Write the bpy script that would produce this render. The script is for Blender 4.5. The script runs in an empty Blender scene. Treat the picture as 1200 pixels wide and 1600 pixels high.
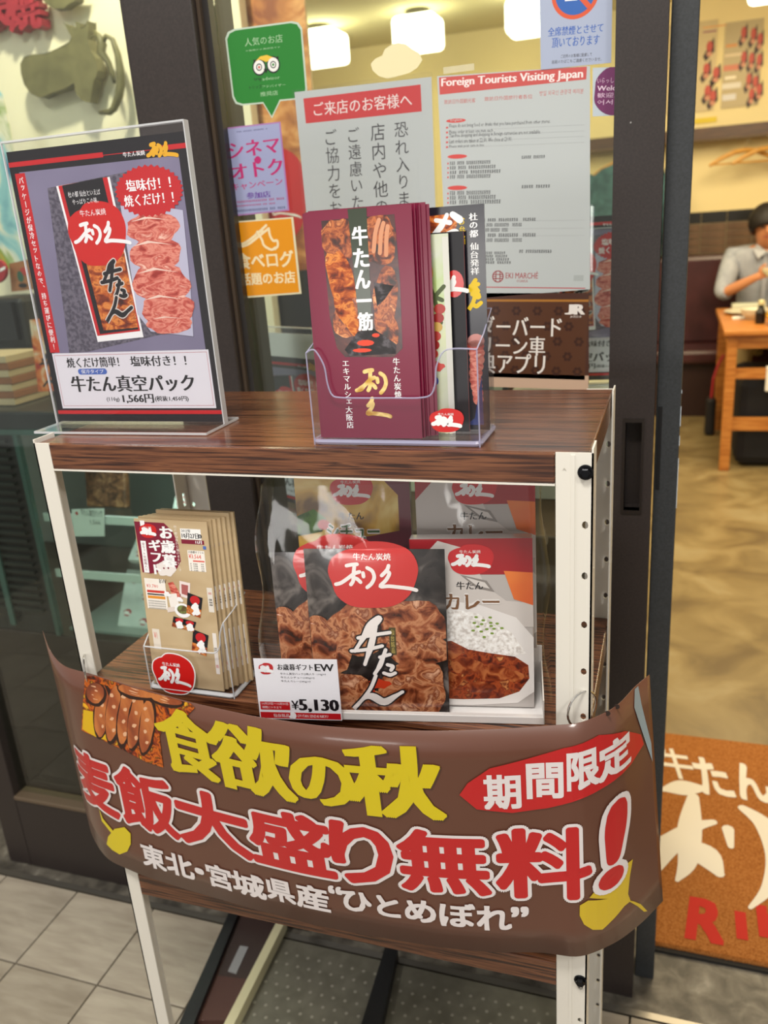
import bpy, bmesh, math, random
from mathutils import Vector, Matrix
from mathutils.geometry import tessellate_polygon
random.seed(7)
PI = math.pi
SC = bpy.context.scene
COL = SC.collection

# ------------------------------------------------------------------ camera
CAM = Vector((0.6824, -0.7409, 1.40551))
FPX = 1298.84
BR = Vector((0.94665016, 0.3147426, -0.06921394))
BU = Vector((-0.04100123, 0.33066005, 0.94285886))
BF = Vector((-0.31964413, 0.88971964, -0.32592422))
cd = bpy.data.cameras.new('camera'); cam = bpy.data.objects.new('camera', cd); COL.objects.link(cam)
cd.sensor_fit = 'VERTICAL'; cd.sensor_height = 36.0; cd.lens = FPX * 36.0 / 1600.0
cd.clip_start = 0.02; cd.clip_end = 50
cam.matrix_world = Matrix(((BR.x, BU.x, -BF.x, CAM.x), (BR.y, BU.y, -BF.y, CAM.y), (BR.z, BU.z, -BF.z, CAM.z), (0, 0, 0, 1)))
cd.dof.use_dof = True; cd.dof.focus_distance = 0.86; cd.dof.aperture_fstop = 6.3
SC.camera = cam
# ------------------------------------------------------------------ world, lamps of the concourse, an added front fill, exposure
W = bpy.data.worlds.new('world'); SC.world = W; W.use_nodes = True
W.node_tree.nodes['Background'].inputs[0].default_value = (1.0, 0.95, 0.88, 1)
W.node_tree.nodes['Background'].inputs[1].default_value = 0.52
SC.view_settings.view_transform = 'Standard'; SC.view_settings.look = 'None'
SC.view_settings.gamma = 1; SC.view_settings.use_curve_mapping = False
SC.view_settings.exposure = -0.06
SC.cycles.transparent_max_bounces = 32

def area(name, loc, size, power, color, target=None, sy=None):
    l = bpy.data.lights.new(name, 'AREA'); l.energy = power; l.size = size; l.color = color
    if sy: l.shape = 'RECTANGLE'; l.size_y = sy
    o = bpy.data.objects.new(name, l); COL.objects.link(o); o.location = loc
    d = (Vector(target) if target else Vector((loc[0], loc[1], 0))) - Vector(loc)
    o.rotation_euler = d.to_track_quat('-Z', 'Y').to_euler()
    return o
area('concourse_downlight', (0.5, -0.9, 2.7), 0.35, 31, (1.0, 0.96, 0.89))
area('concourse_downlight', (-0.9, -0.5, 2.7), 0.35, 24, (1.0, 0.96, 0.89))
area('concourse_downlight', (1.7, -1.3, 2.7), 0.35, 24, (1.0, 0.96, 0.89))
area('added_front_fill', (-0.25, -3.1, 1.25), 1.0, 13, (1.0, 0.97, 0.93), (0.4, 0, 1.05), 0.35)  # added lamp behind the camera: glare on the gift pouches, fill from the front
area('room_light', (-1.0, 3.2, 2.5), 1.0, 60, (1.0, 0.80, 0.48), (-0.8, 3.6, 0))
area('room_light', (1.3, 3.4, 2.5), 1.2, 78, (1.0, 0.82, 0.52), (1.3, 3.9, 0))
area('room_light', (1.1, 1.6, 2.5), 0.8, 26, (1.0, 0.82, 0.55), (1.1, 1.5, 0))
area('wall_spot_light', (-0.55, 0.85, 2.62), 0.10, 24, (1.0, 0.88, 0.66), (-0.95, 1.5, 1.8))

# ------------------------------------------------------------------ materials
def lin(c):
    if isinstance(c, str): c = tuple(int(c[i:i+2], 16) / 255 for i in (0, 2, 4))
    return tuple(x / 12.92 if x <= 0.04045 else ((x + 0.055) / 1.055) ** 2.4 for x in c) + (1,)
MATS = {}
def base(name):
    m = bpy.data.materials.new(name); m.use_nodes = True; MATS[name] = m
    return m, m.node_tree, m.node_tree.nodes['Principled BSDF']
def flat(c, rough=0.5, metal=0.0, coat=0.0, emit=0.0, bump=0.0, bs=200.0, spec=0.5, name=None):
    key = name or 'print_%s_%g_%g_%g_%g' % (c, rough, metal, coat, emit)
    if key in MATS: return MATS[key]
    m, t, p = base(key)
    p.inputs['Base Color'].default_value = lin(c); p.inputs['Roughness'].default_value = rough
    p.inputs['Metallic'].default_value = metal; p.inputs['Coat Weight'].default_value = coat
    p.inputs['Specular IOR Level'].default_value = spec
    p.inputs['Coat Roughness'].default_value = 0.12
    if emit:
        p.inputs['Emission Color'].default_value = lin(c); p.inputs['Emission Strength'].default_value = emit
    if bump:
        co = t.nodes.new('ShaderNodeTexCoord'); n = t.nodes.new('ShaderNodeTexNoise'); b = t.nodes.new('ShaderNodeBump')
        n.inputs['Scale'].default_value = bs; n.inputs['Detail'].default_value = 4
        b.inputs['Strength'].default_value = bump; b.inputs['Distance'].default_value = 0.002
        t.links.new(co.outputs['Object'], n.inputs['Vector']); t.links.new(n.outputs['Fac'], b.inputs['Height']); t.links.new(b.outputs[0], p.inputs['Normal'])
    return m
def ramp(name, stops, scale=40, detail=5, dist=0.6, rough=0.45, stretch=(1, 1, 1), bump=0.0, coat=0.0, kind='noise', ncontrast=None, bdist=0.002, spec=0.5):
    """noise or voronoi pattern through a colour ramp, in object space"""
    if name in MATS: return MATS[name]
    m, t, p = base(name)
    co = t.nodes.new('ShaderNodeTexCoord'); mp = t.nodes.new('ShaderNodeMapping'); mp.inputs['Scale'].default_value = stretch
    t.links.new(co.outputs['Object'], mp.inputs['Vector'])
    n = t.nodes.new('ShaderNodeTexNoise'); n.inputs['Scale'].default_value = scale; n.inputs['Detail'].default_value = detail; n.inputs['Distortion'].default_value = dist
    t.links.new(mp.outputs[0], n.inputs['Vector']); src = n.outputs['Fac']
    if kind == 'voronoi':
        v = t.nodes.new('ShaderNodeTexVoronoi'); v.inputs['Scale'].default_value = scale
        t.links.new(mp.outputs[0], v.inputs['Vector']); mx = t.nodes.new('ShaderNodeMath'); mx.operation = 'MULTIPLY_ADD'
        mx.inputs[1].default_value = 0.6; t.links.new(v.outputs['Distance'], mx.inputs[0])
        ml = t.nodes.new('ShaderNodeMath'); ml.operation = 'MULTIPLY'; ml.inputs[1].default_value = 0.6; t.links.new(n.outputs['Fac'], ml.inputs[0])
        t.links.new(ml.outputs[0], mx.inputs[2]); src = mx.outputs[0]
    r = t.nodes.new('ShaderNodeValToRGB'); e = r.color_ramp.elements
    e[0].position, e[0].color = stops[0][0], lin(stops[0][1]); e[1].position, e[1].color = stops[-1][0], lin(stops[-1][1])
    for pos, c in stops[1:-1]:
        q = e.new(pos); q.color = lin(c)
    t.links.new(src, r.inputs[0]); t.links.new(r.outputs[0], p.inputs['Base Color'])
    p.inputs['Roughness'].default_value = rough; p.inputs['Coat Weight'].default_value = coat; p.inputs['Coat Roughness'].default_value = 0.18
    p.inputs['Specular IOR Level'].default_value = spec
    if bump:
        b = t.nodes.new('ShaderNodeBump'); b.inputs['Strength'].default_value = bump; b.inputs['Distance'].default_value = bdist
        t.links.new(src, b.inputs['Height']); t.links.new(b.outputs[0], p.inputs['Normal'])
    return m
def clear(name, tint='ffffff', ior=1.45, rough=0.0, bump=0.0, bs=30, base_fac=0.0, gl='ffffff'):
    """thin clear sheet: see-through, reflecting by its angle"""
    if name in MATS: return MATS[name]
    m = bpy.data.materials.new(name); m.use_nodes = True; MATS[name] = m; t = m.node_tree; t.nodes.clear()
    out = t.nodes.new('ShaderNodeOutputMaterial'); mx = t.nodes.new('ShaderNodeMixShader'); tr = t.nodes.new('ShaderNodeBsdfTransparent')
    g = t.nodes.new('ShaderNodeBsdfGlossy'); f = t.nodes.new('ShaderNodeLayerWeight'); f.inputs['Blend'].default_value = 0.5
    tr.inputs[0].default_value = lin(tint); g.inputs['Roughness'].default_value = rough; g.inputs[0].default_value = lin(gl)
    pw = t.nodes.new('ShaderNodeMath'); pw.operation = 'POWER'; pw.inputs[1].default_value = 5; t.links.new(f.outputs['Facing'], pw.inputs[0])
    f0 = 1.3 * ((ior - 1) / (ior + 1)) ** 2; ma = t.nodes.new('ShaderNodeMath'); ma.operation = 'MULTIPLY_ADD'; ma.inputs[1].default_value = 0.9 - f0; ma.inputs[2].default_value = f0
    t.links.new(pw.outputs[0], ma.inputs[0]); fac = ma.outputs[0]
    if base_fac:
        a = t.nodes.new('ShaderNodeMath'); a.operation = 'ADD'; a.inputs[1].default_value = base_fac; a.use_clamp = True
        t.links.new(fac, a.inputs[0]); fac = a.outputs[0]
    if bump:
        co = t.nodes.new('ShaderNodeTexCoord'); n = t.nodes.new('ShaderNodeTexNoise'); b = t.nodes.new('ShaderNodeBump')
        n.inputs['Scale'].default_value = bs; n.inputs['Detail'].default_value = 2; b.inputs['Strength'].default_value = bump; b.inputs['Distance'].default_value = 0.01
        t.links.new(co.outputs['Object'], n.inputs['Vector']); t.links.new(n.outputs['Fac'], b.inputs['Height'])
        t.links.new(b.outputs[0], g.inputs['Normal']); t.links.new(b.outputs[0], f.inputs['Normal'])
    t.links.new(fac, mx.inputs[0]); t.links.new(tr.outputs[0], mx.inputs[1]); t.links.new(g.outputs[0], mx.inputs[2]); t.links.new(mx.outputs[0], out.inputs[0])
    return m
def milky(name, c='ffffff', fac=0.5, rough=0.2):
    """half see-through edge of acrylic"""
    if name in MATS: return MATS[name]
    m, t, p = base(name); p.inputs['Base Color'].default_value = lin(c); p.inputs['Roughness'].default_value = rough
    p.inputs['Alpha'].default_value = fac
    return m

wood = ramp('dark_walnut_laminate', [(0.30, '1e0f0c'), (0.42, '432519'), (0.50, '683f29'), (0.58, '7c4e33'), (0.66, '3a2018'), (0.78, '80502f')], 9, 10, 0.25, 0.27, (1, 30, 30), 0.0, 0.25)
postw = flat('e0dcd2', 0.35, name='cream_painted_steel')
black = flat('111114', 0.4, name='black_paint')
frame_m = ramp('dark_bronze_aluminium', [(0.3, '2b2523'), (0.7, '352d2b')], 300, 3, 0, 0.42, spec=0.4)
glass_m = clear('window_glass', 'f4faf6', 1.42)
acryl = clear('clear_acrylic', 'fdfdfe', 1.3)
edge = milky('acrylic_edge', 'd8dade', 0.62)
edge_b = milky('acrylic_edge_violet', 'b9b9d6', 0.45)
film = clear('clear_wrap_film', 'fcfcfc', 1.34, 0.07, 0.22, 6, 0.0)
cream = flat('e8d9a8', 0.85, bump=0.15, bs=120, name='cream_plaster')
cream2 = flat('ece5cc', 0.85, bump=0.1, bs=120, name='pale_plaster')
ceil_m = flat('d8d0a4', 0.9, name='ceiling_paint')
white = flat('efeff0', 0.5)
paper = flat('d6d9da', 0.5)
RED = flat('c01820', 0.45); REDB = flat('c91c1a', 0.3, coat=0.2); MAROON = flat('760e34', 0.35, coat=0.08, name='maroon_paper')
BLK = flat('16141a', 0.4); BRN = flat('613a2b', 0.42, coat=0.45, name='brown_banner_vinyl')
grill = ramp('grilled_meat_print', [(0.30, '150a07'), (0.40, '4a1c0e'), (0.47, '8c3f1c'), (0.54, 'c06c35'), (0.60, '7a3014'), (0.68, 'd98a50'), (0.8, 'f0c090')], 95, 10, 0.5, 0.4, coat=0.3)
grill2 = ramp('glazed_meat_print', [(0.30, '3c130a'), (0.42, '7e2e10'), (0.50, 'b95a22'), (0.57, 'e08c40'), (0.63, '9a4218'), (0.72, 'f0b878'), (0.82, 'fbe0b8')], 75, 10, 0.5, 0.4, (1, 1, 1.5))
ember = ramp('glowing_charcoal_print', [(0.36, '1c0805'), (0.46, '8a2c08'), (0.53, 'd86a10'), (0.60, '4a1505'), (0.68, 'f0b01c')], 60, 6, 0.8, 0.4)
coal = ramp('charcoal_print', [(0.35, '0d0a0c'), (0.5, '2a2528'), (0.6, '5f5a60'), (0.68, '1a1518'), (0.8, 'a8a4aa')], 60, 5, 1.0, 0.4)
curry = ramp('curry_stew_print', [(0.32, '3a0f06'), (0.45, '7a2a10'), (0.54, 'a64a20'), (0.60, '5d1d0b'), (0.70, 'd58a50')], 110, 8, 0.6, 0.35)
rawmeat = ramp('raw_tongue_print', [(0.32, '982820'), (0.43, 'c4574a'), (0.52, 'e39380'), (0.60, 'c04c3e'), (0.70, 'eeb8a4'), (0.82, 'f8e0d4')], 60, 9, 0.7, 0.4, (1, 1, 2))
mosaic = ramp('woven_grey_print', [(0.4, '4a4654'), (0.6, '6b6674')], 240, 2, 0, 0.4)
rice = ramp('rice_print', [(0.35, 'c9c2bd'), (0.5, 'ece8e4'), (0.7, 'ffffff')], 260, 3, 0, 0.4)
GOLD = ramp('gold_print', [(0.35, 'b8862a'), (0.5, 'f0d488'), (0.65, 'c79a34')], 60, 1, 0, 0.35, (1, 1, 1))

# ------------------------------------------------------------------ object helpers
WL = {}
def tag(o, label=None, cat=None, group=None, kind=None):
    if label: o['label'] = label
    if cat: o['category'] = cat
    if group: o['group'] = group
    if kind: o['kind'] = kind
    return o
def thing(name, label, cat, loc, group=None):
    o = bpy.data.objects.new(name, None); COL.objects.link(o); o.location = loc; o.empty_display_size = 0.05
    WL[o.name] = Vector(loc); return tag(o, label, cat, group)
def link(name, verts, faces, m, parent=None, loc=None, smooth=False, bevel=0, solid=0, mats=None, fm=None):
    L = WL[parent.name] if parent else Vector(loc or (0, 0, 0))
    me = bpy.data.meshes.new(name); me.from_pydata([tuple(Vector(v) - L) for v in verts], [], faces)
    for x in (mats or [m]): me.materials.append(x)
    if fm: me.polygons.foreach_set('material_index', fm)
    if smooth: me.polygons.foreach_set('use_smooth', [True] * len(me.polygons))
    me.update()
    o = bpy.data.objects.new(name, me); COL.objects.link(o); WL[o.name] = L.copy()
    if parent: o.parent = parent
    else: o.location = L
    if solid:
        s = o.modifiers.new('solid', 'SOLIDIFY'); s.thickness = solid; s.offset = 0
    if bevel:
        b = o.modifiers.new('bevel', 'BEVEL'); b.width = bevel; b.segments = 2; b.limit_method = 'ANGLE'; b.angle_limit = 0.7
    return o
class MB:
    def __init__(s, M=None): s.v = []; s.f = []; s.M = M or Matrix()
    def add(s, vs, fs):
        n = len(s.v); s.v += [s.M @ Vector(v) for v in vs]; s.f += [tuple(i + n for i in f) for f in fs]; return s
    def box(s, a, b):
        x0, y0, z0 = a; x1, y1, z1 = b
        return s.add([(x0,y0,z0),(x1,y0,z0),(x1,y1,z0),(x0,y1,z0),(x0,y0,z1),(x1,y0,z1),(x1,y1,z1),(x0,y1,z1)],
                     [(0,3,2,1),(4,5,6,7),(0,1,5,4),(1,2,6,5),(2,3,7,6),(3,0,4,7)])
    def tube(s, pts, r, n=8, closed=False, caps=True):
        pts = [Vector(p) for p in pts]; rr = r if isinstance(r, (list, tuple)) else [r] * len(pts); vs = []; fs = []
        up = None
        for i, p in enumerate(pts):
            d = (pts[(i + 1) % len(pts)] - pts[i - 1]) if (closed or 0 < i < len(pts) - 1) else (pts[1] - pts[0] if i == 0 else pts[-1] - pts[-2])
            d.normalize()
            if up is None: up = Vector((0, 0, 1)) if abs(d.z) < 0.9 else Vector((1, 0, 0))
            a = d.cross(up).normalized(); up = a.cross(d).normalized()
            for k in range(n):
                t = 2 * PI * k / n; vs.append(p + (a * math.cos(t) + up * math.sin(t)) * rr[i])
        m = len(pts)
        for i in range(m if closed else m - 1):
            for k in range(n):
                j = (i + 1) % m; fs.append((i*n+k, i*n+(k+1)%n, j*n+(k+1)%n, j*n+k))
        if caps and not closed: fs += [tuple(range(n))[::-1], tuple((m-1)*n + k for k in range(n))]
        return s.add(vs, fs)
    def lathe(s, prof, c=(0, 0, 0), n=20):
        vs = []; fs = []
        for r, z in prof:
            for k in range(n): vs.append((c[0] + r*math.cos(2*PI*k/n), c[1] + r*math.sin(2*PI*k/n), c[2] + z))
        for i in range(len(prof) - 1):
            for k in range(n): fs.append((i*n+k, i*n+(k+1)%n, (i+1)*n+(k+1)%n, (i+1)*n+k))
        fs += [tuple(range(n))[::-1], tuple((len(prof)-1)*n + k for k in range(n))]
        return s.add(vs, fs)
    def prism(s, pts, y0, y1):
        """outline in x,z pushed from y0 to y1"""
        n = len(pts); vs = [(p[0], y0, p[1]) for p in pts] + [(p[0], y1, p[1]) for p in pts]
        tri = tessellate_polygon([[Vector((p[0], p[1], 0)) for p in pts]])
        fs = [tuple(t) for t in tri] + [tuple(i + n for i in t[::-1]) for t in tri] + [(i, (i+1) % n, (i+1) % n + n, i + n) for i in range(n)]
        return s.add(vs, fs)
    def build(s, name, m, parent=None, loc=None, **k):
        return link(name, s.v, s.f, m, parent, loc, **k)
def box(name, a, b, m, parent=None, loc=None, **k):
    if parent is None and loc is None: loc = ((a[0]+b[0])/2, (a[1]+b[1])/2, a[2])
    return MB().box(a, b).build(name, m, parent, loc, **k)
def copy_tree(o, parent=None):
    c = o.copy(); COL.objects.link(c); c.parent = parent; WL[c.name] = WL[o.name].copy()
    for ch in [x for x in list(SC.objects) if x.parent is o]: copy_tree(ch, c)
    return c

# ------------------------------------------------------------------ flat print on sheets
_gc = {}
def glyph(s, res=2):
    if (s, res) in _gc: return _gc[(s, res)]
    c = bpy.data.curves.new('t', 'FONT'); c.body = s; c.resolution_u = res; c.size = 1
    o = bpy.data.objects.new('t', c); COL.objects.link(o); bpy.context.view_layer.update()
    me = bpy.data.meshes.new_from_object(o.evaluated_get(bpy.context.evaluated_depsgraph_get()))
    v = [(x.co.x, x.co.y) for x in me.vertices]; f = [tuple(p.vertices) for p in me.polygons]
    bpy.data.objects.remove(o); bpy.data.curves.remove(c); bpy.data.meshes.remove(me)
    _gc[(s, res)] = (v, f); return v, f
def bbox(v): return min(p[0] for p in v), min(p[1] for p in v), max(p[0] for p in v), max(p[1] for p in v)
def vglyph(s, res=2):
    V = []; F = []; y = 0
    for ch in s:
        if ch in ' 　': y -= 0.55; continue
        v, f = glyph(ch, res)
        if not v: y -= 0.5; continue
        x0, y0, x1, y1 = bbox(v)
        if ch in 'ー～〜': v = [(-(py - (y0+y1)/2) , -(px - (x0+x1)/2) ) for px, py in v]; v = [(a, b - 0.5) for a, b in v]
        elif ch in '、。': v = [(px - x0 + 0.25, py - y1 - 0.05) for px, py in v]
        elif ch in 'っッゃャょェ': v = [(px - (x0+x1)/2 + 0.08, py - (y0+y1)/2 - 0.42) for px, py in v]
        else: v = [(px - (x0+x1)/2, py - (y0+y1)/2 - 0.5) for px, py in v]
        n = len(V); V += [(a, b + y) for a, b in v]; F += [tuple(i + n for i in q) for q in f]; y -= 1.04
    return V, F
def spline(pts, k=6):
    out = []
    P = [pts[0]] + list(pts) + [pts[-1]]
    for i in range(1, len(P) - 2):
        for j in range(k):
            t = j / k
            out.append(tuple(0.5 * (2*b + (c-a)*t + (2*a-5*b+4*c-d)*t*t + (3*b-a-3*c+d)*t**3) for a, b, c, d in zip(P[i-1], P[i], P[i+1], P[i+2])))
    out.append(tuple(pts[-1])); return out
def stroke(pts, grow=0.0):
    S = spline(pts, 5); V = []; F = []
    for i, (x, y, w) in enumerate(S):
        a = S[max(i-1, 0)]; b = S[min(i+1, len(S)-1)]; dx, dy = b[0]-a[0], b[1]-a[1]; L = math.hypot(dx, dy) or 1
        w = max(w, 0.004) / 2 + grow; V += [(x - dy/L*w, y + dx/L*w), (x + dy/L*w, y - dx/L*w)]
        if i:
            n = len(V); q = (n-4, n-3, n-1, n-2); ar = sum(V[q[c]][0]*V[q[(c+1) % 4]][1] - V[q[(c+1) % 4]][0]*V[q[c]][1] for c in range(4))
            F.append(q if ar > 0 else q[::-1])
    for c in (S[0], S[-1]):                      # rounded ends
        n = len(V); r = max(c[2], 0.004) / 2 + grow
        V += [(c[0] + r*math.cos(t*PI/4), c[1] + r*math.sin(t*PI/4)) for t in range(8)]; F.append(tuple(range(n, n+8)))
    return V, F
RI = [[(.28,.93,.04),(.42,.97,.13),(.58,.99,.05)], [(.50,.90,.06),(.47,.62,.12),(.45,.35,.09),(.38,.20,.02)],
      [(-.05,.20,.10),(.10,.26,.20),(.28,.42,.14),(.48,.62,.08),(.64,.70,.04)], [(.45,.48,.08),(.57,.42,.15),(.66,.30,.05)],
      [(.74,.66,.06),(.75,.52,.03)], [(.86,.86,.05),(1.0,.74,.10),(1.05,.50,.10),(.97,.26,.06),(.84,.10,.02)]]
KYU = [[(.36,1.0,.06),(.30,.82,.10),(.12,.60,.03)], [(.26,.78,.04),(.38,.70,.07),(.26,.42,.08),(.06,.16,.09),(.35,.17,.06),(.7,.13,.08),(1.05,.07,.13),(1.25,.0,.03)]]
def place(strokes, x, y, sx, sy): return [[(x + a*sx, y + b*sy, w*min(sx, sy)) for a, b, w in s] for s in strokes]
LOGO_H = place(RI, 0, 0, .50, 1) + place(KYU, .58, 0, .42, .95)     # both characters side by side, unit box
LOGO_H = [[(a, b, w*0.8) for a, b, w in s] for s in LOGO_H]
LOGO_V = place(RI, 0.12, .50, .62, .50) + place(KYU, .22, 0, .60, .46)
GYU = [[(.62,1.0,.10),(.46,.92,.13),(.30,.80,.07),(.12,.66,.03)], [(.20,.80,.03),(.45,.83,.06),(.82,.86,.03)], [(.05,.66,.05),(.35,.68,.05),(.66,.72,.03)],
       [(.56,.93,.05),(.44,.72,.09),(.30,.52,.02)], [(.60,.60,.05),(.80,.63,.03)], [(.72,.68,.04),(.60,.52,.07),(.48,.42,.02)], [(.74,.52,.04),(.84,.50,.06),(.80,.46,.02)], [(.66,.43,.03),(.78,.41,.06),(.88,.43,.02)],
       [(.50,.40,.04),(.36,.24,.05),(.10,.06,.04),(.0,.0,.06),(.22,.13,.05),(.40,.16,.12),(.62,.10,.12),(.85,.17,.07),(1.0,.22,.03)]]
def circle(cx, cy, rx, ry=None, n=28, wob=0.0, a0=0):
    ry = ry or rx
    return [(cx + rx*math.cos(a0+2*PI*i/n)*(1+wob*math.sin(3*2*PI*i/n+1)), cy + ry*math.sin(a0+2*PI*i/n)*(1+wob*math.sin(5*2*PI*i/n))) for i in range(n)]
def blob(cx, cy, a, b, r=0.0, n=22, seed=1, amp=.12):
    q = random.Random(seed); k = [q.uniform(-amp, amp) for _ in range(n)]; k = [(k[i-1] + k[i]*2 + k[(i+1) % n])/3 for i in range(n)]
    return [(cx + (1+k[i])*(a*math.cos(t)*math.cos(r) - b*math.sin(t)*math.sin(r)), cy + (1+k[i])*(a*math.cos(t)*math.sin(r) + b*math.sin(t)*math.cos(r))) for i in range(n) for t in [2*PI*i/n]]
def apple(cx, cy, rx, ry):            # the lumpy round red field of the emblem
    pts = [(-.92,-.25),(-1,.1),(-.9,.5),(-.62,.72),(-.45,.78),(-.25,.95),(.1,1),(.5,.93),(.85,.7),(1,.3),(.97,-.1),(.8,-.6),(.45,-.92),(0,-1),(-.5,-.95),(-.82,-.65)]
    return [(cx + p[0]*rx, cy + p[1]*ry) for p in spline([(a, b, 0) for a, b in pts + pts[:1]], 3)]

class Sheet:
    """a flat sheet in space: origin O (lower left), X to the right, Z up; print goes on it in layers towards -X x Z"""
    def __init__(s, parent, O, X=(1, 0, 0), Z=(0, 0, 1), step=0.00016, fwd=None, inv=None, tess=None, flip=1):
        s.p = parent; s.O = Vector(O); s.X = Vector(X).normalized(); s.Z = Vector(Z).normalized(); s.N = s.X.cross(s.Z) * flip
        s.step = step; s.b = {}; s.fwd = fwd; s.inv = inv; s.tess = tess; s.clip = None
    def to3(s, a, b, h): return s.fwd(a, b, h) if s.fwd else s.O + s.X*a + s.Z*b + s.N*h
    def l(s, u, v):
        """where the sight line of photograph pixel u,v meets the sheet"""
        d = BR*((u-600)/FPX) - BU*((v-800)/FPX) + BF
        if s.inv: return s.inv(u, v)
        t = (s.O - CAM).dot(s.N) / d.dot(s.N); P = CAM + d*t - s.O
        return P.dot(s.X), P.dot(s.Z)
    def add(s, part, m, V, F, h):
        if s.clip:
            x0, y0, x1, y1 = s.clip; V = [(min(max(a, x0), x1), min(max(b, y0), y1)) for a, b in V]
        k = (part, m.name); d = s.b.setdefault(k, ([], []))
        n = len(d[0]); d[0].extend((a, b, h) for a, b in V); d[1].extend(tuple(i+n for i in f) for f in F)
    def poly(s, part, m, pts, layer=1, px=False):
        if px: pts = [s.l(*p) for p in pts]
        tri = tessellate_polygon([[Vector((a, b, 0)) for a, b in pts]])
        s.add(part, m, pts, [tuple(t) for t in tri], layer*s.step)
    def rect(s, part, m, p0, p1, layer=1, px=False):
        if px: p0, p1 = s.l(*p0), s.l(*p1)
        s.poly(part, m, [(p0[0], p0[1]), (p1[0], p0[1]), (p1[0], p1[1]), (p0[0], p1[1])], layer)
    def frame(s, part, m, p0, p1, w, layer=1):
        (a, b), (c, d) = p0, p1
        s.rect(part, m, (a, b), (c, b+w), layer); s.rect(part, m, (a, d-w), (c, d), layer)
        s.rect(part, m, (a, b), (a+w, d), layer); s.rect(part, m, (c-w, b), (c, d), layer)
    def text(s, part, m, txt, p0, p1, layer=2, px=True, vert=False, bx=0.0, by=0.0, ring=0.0, res=2, slant=0.0, rot=0.0, pad=0.0):
        """fit txt into the box with lower left p0 and upper right p1"""
        if px: p0, p1 = s.l(*p0), s.l(*p1)
        V, F = vglyph(txt, res) if vert else glyph(txt, res)
        if not V: return
        x0, y0, x1, y1 = bbox(V)
        if not vert and txt in ('ー', '一'): y0 -= .3; y1 += .3
        x0 -= pad; x1 += pad; y0 -= pad; y1 += pad
        sx = (p1[0]-p0[0]) / (x1-x0); sy = (p1[1]-p0[1]) / (y1-y0)
        offs = [(0, 0)]
        if bx or by:
            nx = [-bx + 2*bx*k/4 for k in range(5)] if bx > .03 else ([-bx, 0, bx] if bx else [0]); ny = [-by, 0, by] if by else [0]
            offs = [(a, b) for a in nx for b in ny]
        if ring:
            offs = [(0, 0)] + [(ring*q*math.cos(k*PI/10), ring*q*math.sin(k*PI/10)) for q in ((0.55, 1) if ring > .05 else (1,)) for k in range(20)]
        c, sn = math.cos(rot), math.sin(rot); mx, my = (p0[0]+p1[0])/2, (p0[1]+p1[1])/2
        for i, (ox, oy) in enumerate(offs):
            P = []
            for a, b in V:
                x = p0[0] + (a - x0 + ox)*sx; y = p0[1] + (b - y0 + oy)*sy; x += (y - my)*slant
                if rot: x, y = mx + (x-mx)*c - (y-my)*sn, my + (x-mx)*sn + (y-my)*c
                P.append((x, y))
            s.add(part, m, P, F, layer*s.step + i*4e-6)
    def brush(s, part, m, strokes, p0, p1, layer=2, px=True, grow=0.0, slant=0.0):
        if px: p0, p1 = s.l(*p0), s.l(*p1)
        w, h = p1[0]-p0[0], p1[1]-p0[1]; k = 0
        for st in strokes:
            V, F = stroke([(p0[0] + a*w + slant*b*h, p0[1] + b*h, ww*(w*h)**.5) for a, b, ww in st], grow)
            for f in F:
                s.add(part, m, [V[q] for q in f], [tuple(range(len(f)))], layer*s.step + k*1.5e-6); k += 1
    def specks(s, part, m, p0, p1, n, layer=2, px=True, fill=0.8):
        """rows of print too small to read: broken short marks"""
        if px: p0, p1 = s.l(*p0), s.l(*p1)
        w = (p1[0]-p0[0]) / n; h = p1[1]-p0[1]; rnd = random.Random(n*7+3)
        for i in range(n):
            if rnd.random() > fill + .12: continue
            x = p0[0] + i*w
            for q in range(3):
                yy = p0[1] + h*(q*.36); s.rect(part, m, (x + w*.08*rnd.random(), yy), (x + w*(.6+.25*rnd.random()), yy + h*.17), layer)
            xx = x + w*(.2+.3*rnd.random()); s.rect(part, m, (xx, p0[1]), (xx + w*.16, p1[1]), layer)
    def emblem(s, p0, p1, layer=3, px=True, small=True, disc=None, ink=None, sub='牛たん炭焼', thin=False):
        if px: p0, p1 = s.l(*p0), s.l(*p1)
        w, h = p1[0]-p0[0], p1[1]-p0[1]; disc = disc or RED; ink = ink or white
        s.poly('emblem_field', disc, apple(p0[0]+w/2, p0[1]+h/2, w/2, h/2), layer)
        s.brush('emblem_lettering', ink, LOGO_H, (p0[0]+w*.12, p0[1]+h*.27), (p0[0]+w*.82, p0[1]+h*.64), layer+1, False)
        if small: s.text('emblem_lettering', ink, sub, (p0[0]+w*.26, p0[1]+h*.70), (p0[0]+w*.72, p0[1]+h*.81), layer+1, False, res=1)
    def done(s):
        out = []
        for (part, mn), (V, F) in s.b.items():
            V3 = []; FF = F
            if s.tess: V, FF = s.tess(V, F)
            V3 = [s.to3(*p) for p in V]
            out.append(link(part, V3, FF, MATS[mn], s.p))
        s.b = {}; return out
def at(u, v, Y):
    d = BR*((u-600)/FPX) - BU*((v-800)/FPX) + BF
    return CAM + d*((Y - CAM.y)/d.y)
def ongr(u, v, z):
    d = BR*((u-600)/FPX) - BU*((v-800)/FPX) + BF
    return CAM + d*((z - CAM.z)/d.z)
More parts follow.
